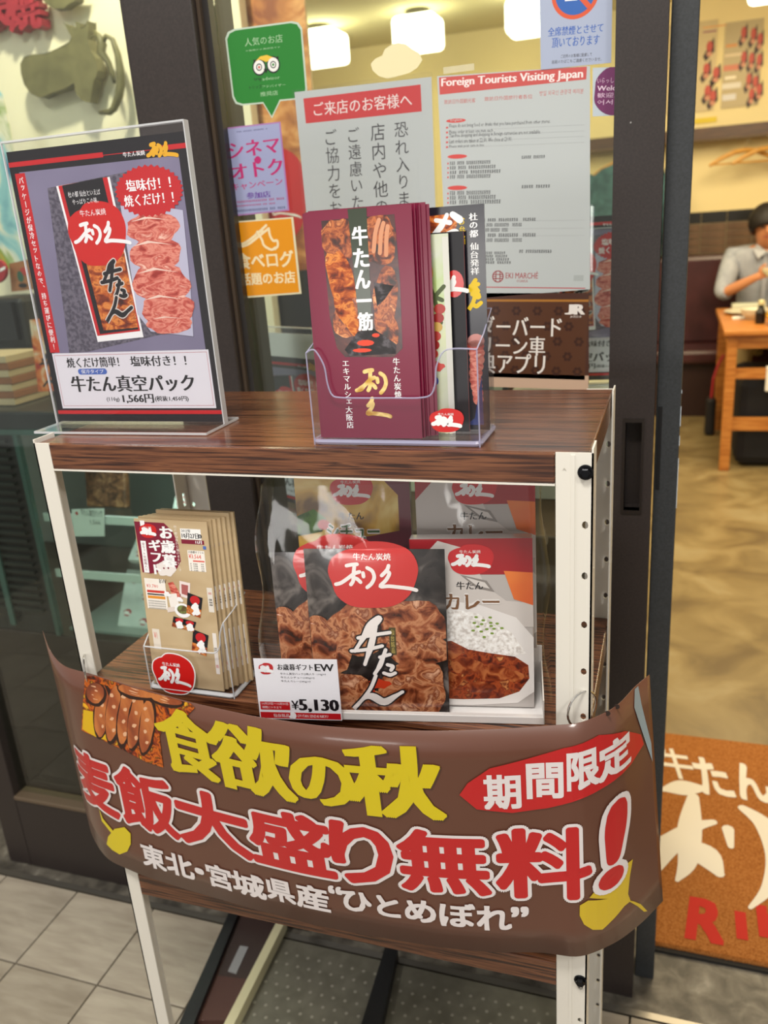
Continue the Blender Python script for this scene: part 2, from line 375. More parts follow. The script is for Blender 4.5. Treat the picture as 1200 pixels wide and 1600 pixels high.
# ================================================================== THE SETTING
grout = flat('6f675d', 0.8, name='tile_joint'); tile_m = [ramp('beige_floor_tile_%s' % n, [(0.3, a), (0.7, b)], 9, 7, 0.4, 0.42, (1, 5, 1)) for n, a, b in (('plain', '8f8577', 'a99f90'), ('pale', '978c7d', 'b0a696'), ('warm', '8b8071', 'a49a8a'))]
conc = ramp('mottled_concrete', [(0.30, '65553a'), (0.46, '7d6c49'), (0.58, '8c7b56'), (0.76, '9c9070')], 4.5, 8, 0.8, 0.34, bump=0.1)
stone = ramp('speckled_dark_stone', [(0.35, '3f3b35'), (0.5, '5a554c'), (0.62, '6d685e'), (0.75, '8b877c')], 26, 8, 0.5, 0.5, bump=0.1)
steel = flat('9a968e', 0.35, 0.9, name='brushed_steel'); chrome = flat('d8d6d2', 0.14, 1.0, name='bright_nickel')
fl = box('floor', (-4.5, -3.2, -0.06), (3.6, 6.2, -0.012), grout, loc=(0, 0, 0)); tag(fl, kind='structure')
link('concrete_slab', *[x for x in (lambda m: (m.v, m.f))(MB().box((-4.4, 0.66, -0.012), (3.5, 5.78, 0)))], conc, fl)
for nm, a, b in (('threshold_slab', (-4.4, 0.472, -0.012), (3.5, 0.66, 0.0)),): box(nm, a, b, stone, fl)
box('threshold_trim', (-4.4, 0.458, -0.012), (3.5, 0.472, 0.002), steel, fl)
T = 0.2045; tm = {}
for i in range(-10, 10):
    for j in range(-5, 1):
        x0 = -0.567 + i*T; y0 = 0.253 + j*T; k = random.randrange(3)
        if k not in tm: tm[k] = MB().box((0.0018, 0.0018, -0.012), (T-0.0018, T-0.0018, 0)).build('tile', tile_m[k], fl, bevel=0.0012); o = tm[k]
        else: o = tm[k].copy(); COL.objects.link(o); WL[o.name] = WL[fl.name]
        o.location = (x0, y0, 0)
for i in range(-7, 9):
    for j in range(-8, -5):
        o = tm[(i+j) % 3].copy(); COL.objects.link(o); o.location = (-0.567 + i*T, 0.253 + j*T, 0)
# room shell
wb = box('wall_back', (-4.5, 5.75, 0), (3.6, 5.9, 2.72), cream, loc=(0, 5.75, 0)); tag(wb, kind='structure')
wr = box('wall_right', (3.5, 0.66, 0), (3.6, 5.75, 2.72), cream, loc=(3.5, 3, 0)); tag(wr, kind='structure')
wl = box('wall_left', (-4.5, 1.5, 0), (-4.4, 5.75, 2.72), cream, loc=(-4.5, 3, 0)); tag(wl, kind='structure')
ce = box('ceiling', (-4.5, 0.62, 2.64), (3.6, 5.9, 2.74), ceil_m, loc=(0, 3, 2.64)); tag(ce, kind='structure')
# pale wall of the take-away corner, close behind the left pane
wt = box('wall_front', (-4.4, 1.46, 0), (-0.40, 1.50, 2.64), cream2, loc=(-2, 1.46, 0)); tag(wt, kind='structure')
# tiles above the bench: ribbed brown courses under a black border course
tb = ramp('brown_wall_tile', [(0.3, '4d3825'), (0.7, '69503a')], 12, 4, 0.3, 0.35); tk = flat('20201f', 0.25, name='black_border_tile')
tw = 0.165; proto = {}
for i in range(0, 12):
    x0 = 0.18 + i*tw
    for r, z0, h, m in [(0, 1.262, .072, tk)] + [(1, 1.06 + q*0.05, .046, tb) for q in range(4)]:
        if r not in proto: proto[r] = MB().box((0.002, 5.738, 0), (tw-0.003, 5.75, h)).build('wall_tile', m, wb, bevel=0.002); o = proto[r]; o.data.transform(Matrix.Translation((0, 5.75, 0))) if False else None
        else: o = proto[r].copy(); COL.objects.link(o)
        o.location = (x0, 0, z0)
box('tile_joint', (0.18, 5.745, 1.05), (2.17, 5.7505, 1.336), flat('8a7f66', .8), wb)
rail = box('trim_1', (-0.2, 5.60, 1.785), (2.6, 5.75, 1.86), ramp('dark_brown_rail', [(.3, '3a2417'), (.7, '52351f')], 8, 5, .3, .4, (1, 8, 8)), loc=(1, 5.6, 1.785)); tag(rail, kind='structure')

# ---- shop front: dark bronze frame
def fbar(nm, a, b, par, m=None, bev=0.003): return box(nm, a, b, m or frame_m, par, bevel=bev)
w1 = thing('window_1', None, None, (-0.45, 0.52, 0)); tag(w1, kind='structure')
fbar('stile', (-0.80, 0.50, 0.0), (-0.735, 0.545, 2.5), w1); fbar('stile', (-0.125, 0.498, 0.0), (-0.112, 0.545, 2.5), w1)
fbar('bottom_rail', (-0.735, 0.50, 0.0), (-0.125, 0.545, 0.192), w1); fbar('glazing_bead', (-0.735, 0.497, 0.192), (-0.125, 0.54, 0.203), w1, flat('6d5d4c', .35, .3, name='pale_bronze_edge'))  # bead in a paler brown than the rail below it
box('pane', (-0.735, 0.521, 0.203), (-0.125, 0.527, 2.5), glass_m, w1)
pl_ = box('trim_2', (-0.112, 0.485, 0), (0.004, 0.60, 2.6), frame_m, loc=(-0.05, 0.52, 0), bevel=0.003); tag(pl_, kind='structure')
box('cover_strip', (0.004, 0.505, 0), (0.020, 0.58, 2.6), flat('2a2624', 0.4, name='dark_gasket'), pl_)
box('edge_bead', (0.0045, 0.497, 0), (0.010, 0.505, 2.6), flat('57493c', .35, .3, name='bronze_bead'), pl_)
w2 = thing('door_1', None, None, (0.32, 0.52, 0)); tag(w2, kind='structure')
# right stile with its sunk finger pull
hx0, hx1, hz0, hz1 = 0.623, 0.646, 0.972, 1.108
st = MB()
for a, b in (((0.598, 0.497, 0), (hx0, 0.545, 2.5)), ((hx1, 0.497, 0), (0.662, 0.545, 2.5)), ((hx0, 0.497, 0), (hx1, 0.545, hz0)), ((hx0, 0.497, hz1), (hx1, 0.545, 2.5)), ((hx0, 0.53, hz0), (hx1, 0.545, hz1))): st.box(a, b)
sto = st.build('stile', frame_m, w2)
MB().box((hx0-.004, 0.4955, hz0-.006), (hx0, 0.512, hz1+.006)).box((hx1, 0.4955, hz0-.006), (hx1+.003, 0.512, hz1+.006)).box((hx0, 0.4955, hz1), (hx1, 0.512, hz1+.006)).box((hx0, 0.4955, hz0-.006), (hx1, 0.512, hz0)).build('finger_pull', flat('2f2926', .3, .4, name='finger_pull_rim'), sto)
fbar('bottom_rail', (0.02, 0.50, 0.0), (0.598, 0.545, 0.11), w2); box('pane', (0.02, 0.521, 0.11), (0.598, 0.527, 2.5), glass_m, w2)
d2 = box('door_2', (0.664, 0.548, 0), (0.699, 0.60, 2.5), ramp('blue_grey_frame', [(.3, '2f3234'), (.7, '3a3d40')], 300, 3, 0, .4), loc=(0.68, 0.57, 0), bevel=0.002); tag(d2, kind='structure')
box('finger_pull', (0.667, 0.5465, 0.99), (0.673, 0.5485, 1.12), flat('0b0b0d', .5), d2)
scr = MB()
for a, b in ((1.02, 1.10), (1.12, 1.135), (1.15, 1.18), (1.20, 1.205)): scr.box((0.6985, 0.549, a-.06), (0.6995, 0.5505, b-.06))
scr.build('scuff_mark', flat('c9d4de', .5), d2)
box('screw', (0.6185, 0.4958, 1.508), (0.6205, 0.497, 1.510), chrome, sto)

# ---- door mat
mat_m = ramp('orange_brown_pile', [(0.3, '7d4a20'), (0.5, '9b6230'), (0.7, 'ad7440')], 300, 6, 0.4, 0.95, bump=0.8, spec=.1)
dm = box('door_mat', (0.695, 0.625, 0.0), (1.60, 1.372, 0.012), mat_m, bevel=0.004)
tag(dm, 'orange-brown door mat with white and red lettering inside the doorway', 'door mat')
box('backing_edge', (0.69, 0.615, 0.0), (1.605, 0.63, 0.006), flat('1d1a17', .9, name='black_rubber_edge'), dm)
rnd = random.Random(3); tf = MB()
for i in range(420):
    x = 0.697 + i*0.00212; y = 0.627; a = rnd.uniform(-.002, .002); h = rnd.uniform(.002, .006)
    tf.add([(x, y, .012), (x+.0018, y, .012), (x+.0009+a, y-h, rnd.uniform(.002, .009)), (x+.0009, y+.004, .0135)], [(0, 1, 2), (0, 2, 3), (1, 3, 2)])
tag(tf.build('pile_fringe', mat_m, dm), kind='stuff')
S = Sheet(dm, (0.695, 0.625, 0.0122), (1, 0, 0), (0, 1, 0), step=0.0008)
wpile = flat('d8d2c4', .95, spec=.1, name='white_pile'); rpile = flat('b3352c', .95, spec=.1, name='red_pile')
S.text('white_lettering', wpile, '牛', (1030, 1212), (1080, 1175), 1, bx=.02, by=.02, slant=-.2)
S.text('white_lettering', wpile, 'たん', (1090, 1238), (1196, 1198), 1, bx=.03, by=.03, slant=-.2)
g = place(RI, 0, 0, 1, 1)
S.brush('white_lettering', wpile, [[(a, b, w*1.25) for a, b, w in s_] for s_ in g], (966, 1405), (1188, 1243), 1)
S.brush('white_lettering', wpile, KYU, (0.36, 0.20), (0.66, 0.55), 1, px=False)
S.text('red_lettering', rpile, 'R', (1078, 1465), (1128, 1412), 1, bx=.04, by=.03, slant=.1)
S.text('red_lettering', rpile, 'I', (1151, 1468), (1165, 1425), 1, bx=.02, pad=.02)
S.text('red_lettering', rpile, 'KYU', (0.206, 0.070), (0.40, 0.150), 1, px=False, bx=.05, by=.03)
S.done()

# ================================================================== RACK
rk = thing('display_rack', 'dark wood-look display rack with three shelves on cream slotted steel posts', 'display rack', (0.31, 0.147, 0))
WX, DY = 0.62, 0.293
def punched(x0, x1, z0, z1, holes, M, th=0.0018, slot=None):
    """steel strip from z0 to z1 with a row of real holes"""
    mb = MB(M); zs = z0; cells = []
    for hz, hx, rx, rz in [q for q in holes if q[0] > z0 + .02]:
        cells.append((hz - rz - .006, hz + rz + .006, hx, hz, rx, rz))
    def plate(a, b, c, d): mb.box((a, 0, c), (b, th, d))
    for a, b, hx, hz, rx, rz in cells:
        if a > zs: plate(x0, x1, zs, a)
        n = 8; vs = []; fs = []
        sq = [(x1, (a+b)/2), (x1, b), ((x0+x1)/2, b), (x0, b), (x0, (a+b)/2), (x0, a), ((x0+x1)/2, a), (x1, a)]
        if slot: ci = [(hx+rx, hz), (hx+rx, hz+rz), (hx, hz+rz), (hx-rx, hz+rz), (hx-rx, hz), (hx-rx, hz-rz), (hx, hz-rz), (hx+rx, hz-rz)]
        else: ci = [(hx + rx*math.cos(k*PI/4), hz + rz*math.sin(k*PI/4)) for k in range(8)]
        for y in (0, th):
            vs += [(p[0], y, p[1]) for p in sq] + [(p[0], y, p[1]) for p in ci]
        for k in range(8):
            j = (k+1) % 8; fs += [(k, k+8, j+8, j), (16+k, 16+j, 24+j, 24+k), (8+k, 24+k, 24+j, 8+j), (k, j, 16+j, 16+k)]
        mb.add(vs, fs); zs = b
    plate(x0, x1, zs, z1); return mb
P_ = 0.0515
hz = [1.181 - P_*k for k in range(23)]; hz = sorted([h for h in hz if h > .03])
def post(xc, yc, sx, sy, fw, sw, zb=0):
    """L-shaped post; sx, sy point away from the rack's middle; fw width of front flange, sw of side flange"""
    y_face = yc
    Mf = Matrix.Translation((xc, yc, 0)) @ Matrix(((-sx, 0, 0, 0), (0, -sy, 0, 0), (0, 0, 1, 0), (0, 0, 0, 1)))
    hx = 0.007 if fw > .03 else .012
    mb = punched(0, fw, zb, 1.199, [(h, hx, .0030, .0042) for h in hz] if fw > .03 else [], Mf)
    o = mb.build('post', postw, rk)
    Ms = Matrix.Translation((xc, yc, 0)) @ Matrix(((0, -sx, 0, 0), (-sy, 0, 0, 0), (0, 0, 1, 0), (0, 0, 0, 1)))
    mb = punched(0, sw, zb, 1.203, [(h + .012, .016, .0035, .010) for h in hz if h < 1.17] if sx > 0 or sy > 0 else [], Ms, slot=True)
    mb.build('side_flange', postw, o)
    return o
pfl = post(0, 0, -1, -1, .021, .034); pfr = post(WX, 0, 1, -1, .034, .030)
post(0, DY, -1, 1, .034, .034, .556); post(WX, DY, 1, 1, .034, .034)
MB().box((WX-.020, -.0008, .0), (WX-.0165, 0, 1.197)).build('pressed_ridge', postw, pfr)
MB().add([(WX-.028, -.0006, 1.182), (WX-.026, -.0006, 1.185), (WX-.024, -.0006, 1.182), (WX-.026, -.0006, 1.1835)], [(0, 1, 3), (1, 2, 3)]).build('arrow_mark', flat('b9b4a8', .4), pfr)
for n, (z1, z0) in enumerate(((1.1985, 1.169), (0.891, 0.861), (0.592, 0.558))):
    sh = MB().box((.003, .002, z1-.004), (WX-.003, DY-.002, z1)).build('shelf_board', wood, rk, bevel=.0015)
    MB().box((.021 if n != 1 else .003, -.0005, z0), (WX-.0345, .0035, z1-.0005)).build('front_skirt', wood, sh, bevel=.0012)
    MB().box((.003, .004, z0), (.006, DY-.004, z1-.004)).box((WX-.006, .004, z0), (WX-.003, DY-.004, z1-.004)).box((.006, DY-.006, z0), (WX-.006, DY-.003, z1-.004)).build('side_skirt', wood, sh)
    if n < 2: MB().box((.021, -.001, z0-.0018), (WX-.0345, .012, z0)).box((.021, -.0007, z0), (.0215, .001, z1-.002)).build('folded_lip', postw, sh)
def bolt(x, z, par):
    mb = MB(Matrix.Translation((x, 0, z)) @ Matrix.Rotation(PI/2, 4, 'X'))
    mb.lathe([(.0072, 0), (.0072, .0012), (.0064, .0016)], n=20); mb.lathe([(.0052, .0016), (.0052, .0055), (.0040, .0062), (.0040, .0056), (.0030, .0056)], n=6)
    return mb.build('bolt', flat('15161a', .25, .6, name='black_zinc'), par)
for z in (1.181, 0.8715, 0.574): bolt(WX-.007, z, rk)

# ================================================================== BANNER on two rings
TP = [(0, -.126, .084, -.292), (.059, -.083, .043, -.29), (.099, -.052, .018, -.29), (.138, -.019, -.002, -.289), (.188, .03, -.012, -.287), (.27, .109, -.031, -.285), (.353, .19, -.05, -.282), (.44, .276, -.063, -.28), (.517, .353, -.067, -.278), (.586, .422, -.063, -.276), (.651, .486, -.053, -.274), (.708, .542, -.040, -.272), (.753, .584, -.026, -.271), (.79, .613, -.019, -.27), (.834, .646, .018, -.269), (.867, .659, .059, -.269), (.898, .674, .086, -.268)]
BP = [(-.067, -.126, .096, -.594), (-.03, -.107, .069, -.594), (0, -.082, .044, -.594), (.038, -.052, .021, -.593), (.07, -.023, .003, -.593), (.14, .045, -.012, -.591), (.216, .12, -.021, -.589), (.315, .219, -.031, -.586), (.405, .308, -.037, -.584), (.486, .39, -.037, -.581), (.563, .467, -.034, -.579), (.622, .525, -.026, -.578), (.672, .574, -.014, -.576), (.717, .614, -.014, -.575), (.757, .652, .018, -.574), (.794, .678, .052, -.572), (.831, .699, .086, -.568)]
def norm_curve(P, k=10):
    a, b = P[0][0], P[-1][0]; Q = [((s_-a)/(b-a), x, y-.004, z+1.2) for s_, x, y, z in P]
    out = []; 
    for i in range(k*20+1):
        t = i/(k*20); j = 0
        while j < len(Q)-2 and Q[j+1][0] < t: j += 1
        f = (t-Q[j][0])/(Q[j+1][0]-Q[j][0]); out.append([Q[j][c]*(1-f)+Q[j+1][c]*f for c in (1, 2, 3)])
    for _ in range(14): out = [out[0]] + [[(out[i-1][c]+2*out[i][c]+out[i+1][c])/4 for c in range(3)] for i in range(1, len(out)-1)] + [out[-1]]
    return [Vector(p) for p in out]
CT, CB = norm_curve(TP), norm_curve(BP); NB = len(CT)-1; BL, BH = 0.90, 0.306
def curve_at(Cv, t):
    t = min(max(t, 0), 1)*NB; i = min(int(t), NB-1); return Cv[i].lerp(Cv[i+1], t-i)
def bpt(s_, t_, h=0):
    """s along the banner in metres, t down from its top edge in metres"""
    u = s_/BL; v = t_/BH; p = curve_at(CT, u).lerp(curve_at(CB, u), v)
    if h:
        q = curve_at(CT, u+.004).lerp(curve_at(CB, u+.004), v) - curve_at(CT, u-.004).lerp(curve_at(CB, u-.004), v)
        d = curve_at(CB, u) - curve_at(CT, u); n = q.cross(d).normalized(); n = n if n.y < 0 or n.z > .9 else -n
        if u < .12: n = q.cross(d).normalized()*-1 if q.cross(d).dot(Vector((-1, -1, 0))) < 0 else q.cross(d).normalized()
        p = p + n*h
    return p
_bg = []
for i in range(181):
    for j in range(62):
        s_ = BL*i/180; t_ = BH*j/61; d = bpt(s_, t_) - CAM; zz = d.dot(BF); _bg.append((600+FPX*d.dot(BR)/zz, 800-FPX*d.dot(BU)/zz, s_, t_, zz))
def binv(u, v):
    c = sorted(_bg, key=lambda g: (g[0]-u)**2 + (g[1]-v)**2)[:6]; w = [1/((g[0]-u)**2+(g[1]-v)**2+.5) for g in c]
    return sum(g[2]*k for g, k in zip(c, w))/sum(w), -sum(g[3]*k for g, k in zip(c, w))/sum(w)
def btess(V, F):
    """cut print into strips so that it follows the banner's curve"""
    bm = bmesh.new(); vs = [bm.verts.new(p) for p in V]
    for f in F:
        try: bm.faces.new([vs[i] for i in f])
        except ValueError: pass
    x0, y0, x1, y1 = bbox(V)
    n = int(x0/.012)+1
    while n*.012 < x1:
        bmesh.ops.bisect_plane(bm, geom=bm.verts[:]+bm.edges[:]+bm.faces[:], plane_co=(n*.012, 0, 0), plane_no=(1, 0, 0)); n += 1
    bm.verts.index_update(); VV = [tuple(v.co) for v in bm.verts]; FF = [tuple(v.index for v in f.verts) for f in bm.faces]; bm.free()
    return VV, FF
NS = 150; vs = []; fs = []
for j in range(9):
    for i in range(NS+1): vs.append(bpt(BL*i/NS, BH*j/8))
for j in range(8):
    for i in range(NS): a = j*(NS+1)+i; fs.append((a, a+NS+1, a+NS+2, a+1))
bn = link('banner', vs, fs, BRN, loc=(.31, -.05, .62), smooth=True, solid=.0006)
tag(bn, 'brown glossy curved vinyl banner with yellow and red lettering across the rack', 'banner')
B_ = Sheet(bn, (0, 0, 0), step=.00035, fwd=lambda a, b, h: bpt(a, -b, h + .0006), inv=binv, tess=btess)
yl = flat('d9c400', .4, coat=.5); rl = flat('c0141b', .4, coat=.35); wl_ = flat('e6dfe0', .4, coat=.5); shd = flat('4a2c20', .45, coat=.5)
def bq(txt, x0, y0, x1, y1, corners=None): return txt, (x0, y0), (x1, y1)
YB = [('食', (262, 1192), (330, 1128)), ('欲', (352, 1228), (432, 1150)), ('の', (462, 1250), (540, 1192)), ('秋', (562, 1266), (672, 1180))]
def bbx(u0, v0, u1, v1):
    """glyph cell from the middles of its left and right sides and its height in pixels"""
    a = binv(u0, v0); b = binv(u1, v1); return a, b
def cell(txt, L, R, hpx, m, layer, **k):
    """L and R: pixels at the middles of the left and right edge of the glyph, hpx its height in pixels"""
    (a, b), (c, d) = binv(*L), binv(*R); mid = (b+d)/2; h = hpx/2/((1450-1130)/BH*1.05)
    B_.text(k.pop('part', 'lettering'), m, txt, (a, mid-h), (c, mid+h), layer, px=False, res=3, **k)
YL = [('食', (250, 1150), (342, 1172), 102), ('欲', (335, 1176), (452, 1198), 106), ('の', (456, 1212), (550, 1226), 72), ('秋', (545, 1218), (688, 1222), 104)]
for t_, L, R, h in YL:
    cell(t_, (L[0]+2, L[1]+3), (R[0]+2, R[1]+3), h, shd, 1, bx=.045, by=.012, part='lettering_shadow')
    cell(t_, L, R, h, yl, 2, bx=.045, by=.012, part='yellow_lettering')
for t_, a_, c_, hh_ in [('麦', .098, .188, .094), ('飯', .190, .292, .096), ('大', .290, .404, .094), ('盛', .400, .512, .092), ('り', .507, .582, .094), ('無', .586, .688, .092), ('料', .692, .800, .098), ('!', .811, .842, .112)]:
    mid = -.174 if t_ != '!' else -.168
    B_.text('lettering_outline', wl_, t_, (a_, mid-hh_/2), (c_, mid+hh_/2), 3, px=False, res=3, ring=.074, pad=.035, slant=.12 if t_ == '!' else 0)
    B_.text('red_lettering', rl, t_, (a_, mid-hh_/2), (c_, mid+hh_/2), 4, px=False, res=3, ring=.034, pad=.035, slant=.12 if t_ == '!' else 0)
for t_, L, R, h in [('東', (223, 1332), (258, 1343), 40), ('北', (262, 1345), (302, 1357), 38), ('・', (307, 1358), (318, 1361), 9), ('宮', (326, 1365), (362, 1373), 40), ('城', (366, 1376), (414, 1386), 40), ('県', (418, 1386), (460, 1395), 38),
                    ('産', (464, 1396), (513, 1405), 42), ('“', (515, 1388), (533, 1390), 12), ('ひ', (536, 1404), (580, 1410), 34), ('と', (590, 1412), (624, 1416), 34), ('め', (634, 1420), (680, 1424), 36), ('ぼ', (688, 1426), (742, 1430), 38), ('れ', (746, 1432), (798, 1434), 38), ('”', (800, 1424), (824, 1422), 14)]:
    cell(t_, L, R, h, wl_, 3, bx=.03, by=.028, part='white_lettering')
ov = [(718, 1240), (730, 1222), (765, 1200), (820, 1185), (880, 1168), (935, 1148), (975, 1142), (1000, 1147), (1003, 1162), (985, 1192), (950, 1225), (905, 1248), (855, 1262), (800, 1268), (745, 1262)]
B_.poly('red_oval', rl, [binv(*p) for p in ov], 3)
for t_, L, R, h in [('期', (758, 1240), (812, 1230), 46), ('間', (824, 1225), (878, 1212), 46), ('限', (886, 1208), (932, 1190), 48), ('定', (934, 1192), (982, 1166), 46)]:
    cell(t_, L, R, h, wl_, 4, bx=.03, by=.03, part='oval_lettering')
gk = [(983, 1343), (972, 1348), (962, 1364), (948, 1378), (930, 1392), (920, 1402), (946, 1401), (962, 1404), (940, 1406), (918, 1404), (907, 1412), (905, 1424), (910, 1434), (908, 1444), (918, 1448), (930, 1454), (945, 1450), (962, 1432), (985, 1412), (1004, 1408), (1010, 1398), (990, 1398), (975, 1392), (984, 1372)]
gk = [(988, 1342), (975, 1350), (960, 1366), (945, 1382), (928, 1392), (920, 1401), (950, 1403), (918, 1406), (906, 1414), (905, 1430), (912, 1442), (925, 1452), (940, 1452), (958, 1434), (975, 1414), (984, 1406), (980, 1396), (983, 1370)]
B_.poly('ginkgo_leaf', flat('d3b51e', .4, coat=.5), [binv(*p) for p in gk], 2)
B_.poly('ginkgo_leaf', flat('d3b51e', .4, coat=.5), [binv(*p) for p in [(978, 1404), (990, 1407), (1000, 1412), (1010, 1422), (1005, 1424), (995, 1415), (984, 1409)]], 2)
B_.poly('ginkgo_leaf', yl, [binv(*p) for p in [(170, 1306), (180, 1294), (195, 1291), (205, 1302), (206, 1318), (200, 1330), (188, 1334), (176, 1327), (168, 1318)]], 2)
B_.poly('ginkgo_leaf', yl, [binv(*p) for p in [(156, 1262), (162, 1278), (178, 1298), (176, 1302), (160, 1282)]], 2)
photo = [(133, 1056), (150, 1052), (200, 1064), (245, 1080), (298, 1096), (305, 1106), (290, 1122), (260, 1130), (250, 1150), (256, 1198), (230, 1190), (190, 1170), (150, 1150), (128, 1140)]
B_.poly('picture_of_embers', ember, [binv(*p) for p in photo], 1)
slice_m = ramp('tongue_slice_print', [(.35, '5a1e0a'), (.5, 'a0481a'), (.65, 'cf7a38')], 22, 5, .4, .4, (1, 1, .5), coat=.5)
B_.poly('picture_of_flame', flat('e0b414', .4), [binv(*p) for p in [(131, 1108), (146, 1112), (170, 1140), (176, 1160), (150, 1150), (130, 1138)]], 1.2)
for k, (cx, cy, a, b, r) in enumerate([(160, 1110, 11, 40, .1), (178, 1114, 11, 44, .1), (196, 1118, 11, 46, .12), (213, 1124, 11, 46, .15), (230, 1134, 11, 42, .1), (150, 1082, 14, 16, 0), (215, 1078, 30, 10, .2), (262, 1092, 24, 8, .2)]):
    B_.poly('picture_gap', flat('2a0c06', .4), [binv(*p) for p in blob(cx+1, cy+2, a+2.5, b+3, r, 20, k, .05)], 1.3 + .1*k)
    B_.poly('picture_of_meat', slice_m, [binv(*p) for p in blob(cx, cy, a, b, r, 20, k+5, .07)], 1.35 + .1*k)
    for q in range(4): B_.poly('picture_highlight', flat('e8b48c', .4, coat=.5), [binv(*p) for p in blob(cx-a*.2+q % 2*3, cy-b*.65+q*b*.42, a*.28, b*.07, .3, 9, q+k, .2)], 1.38 + .1*k)
B_.poly('blue_streak', flat('8fa3ad', .4, coat=.5), [binv(*p) for p in [(985, 1072), (995, 1072), (1000, 1100), (1008, 1130), (1016, 1160), (1018, 1190), (1010, 1165), (1000, 1135), (990, 1105)]], 2)
B_.done()
for x, y in ((942, 1102), (962, 1103)):
    a, b = binv(x, y); c = bpt(a, -b, .0012)
    MB(Matrix.Translation(c) @ Matrix.Rotation(PI/2, 4, 'X')).lathe([(.0028, 0), (.0028, .0004)], n=12).build('punched_hole', flat('2a1a14', .6), bn)
def ring(name, label, px, c, r, a0, a1, tilt):
    M = Matrix.Translation(c) @ Matrix.Rotation(tilt, 4, 'Z')
    t = thing(name, label, 'ring', tuple(c))
    mb = MB(M); mb.tube([(0, r*math.cos(a0+(a1-a0)*k/24), r*math.sin(a0+(a1-a0)*k/24)) for k in range(25)], .0012, 8).build('ring_wire', chrome, t)
    p = M @ Vector((0, r*math.cos(a1), r*math.sin(a1)))
    MB(Matrix.Translation(p)).lathe([(.0014, -.003), (.0022, -.0015), (.0022, .0015), (.0014, .003)], n=10).build('hinge', chrome, t)
ring('binder_ring', 'open nickel binder ring through the banner at the left post', 0, Vector((.012, -.004, .913)), .017, -.4, 5.7, .55)
ring('binder_ring', 'open nickel binder ring through the banner at the right post', 0, Vector((.612, -.003, .935)), .019, -.6, 5.4, -.7)
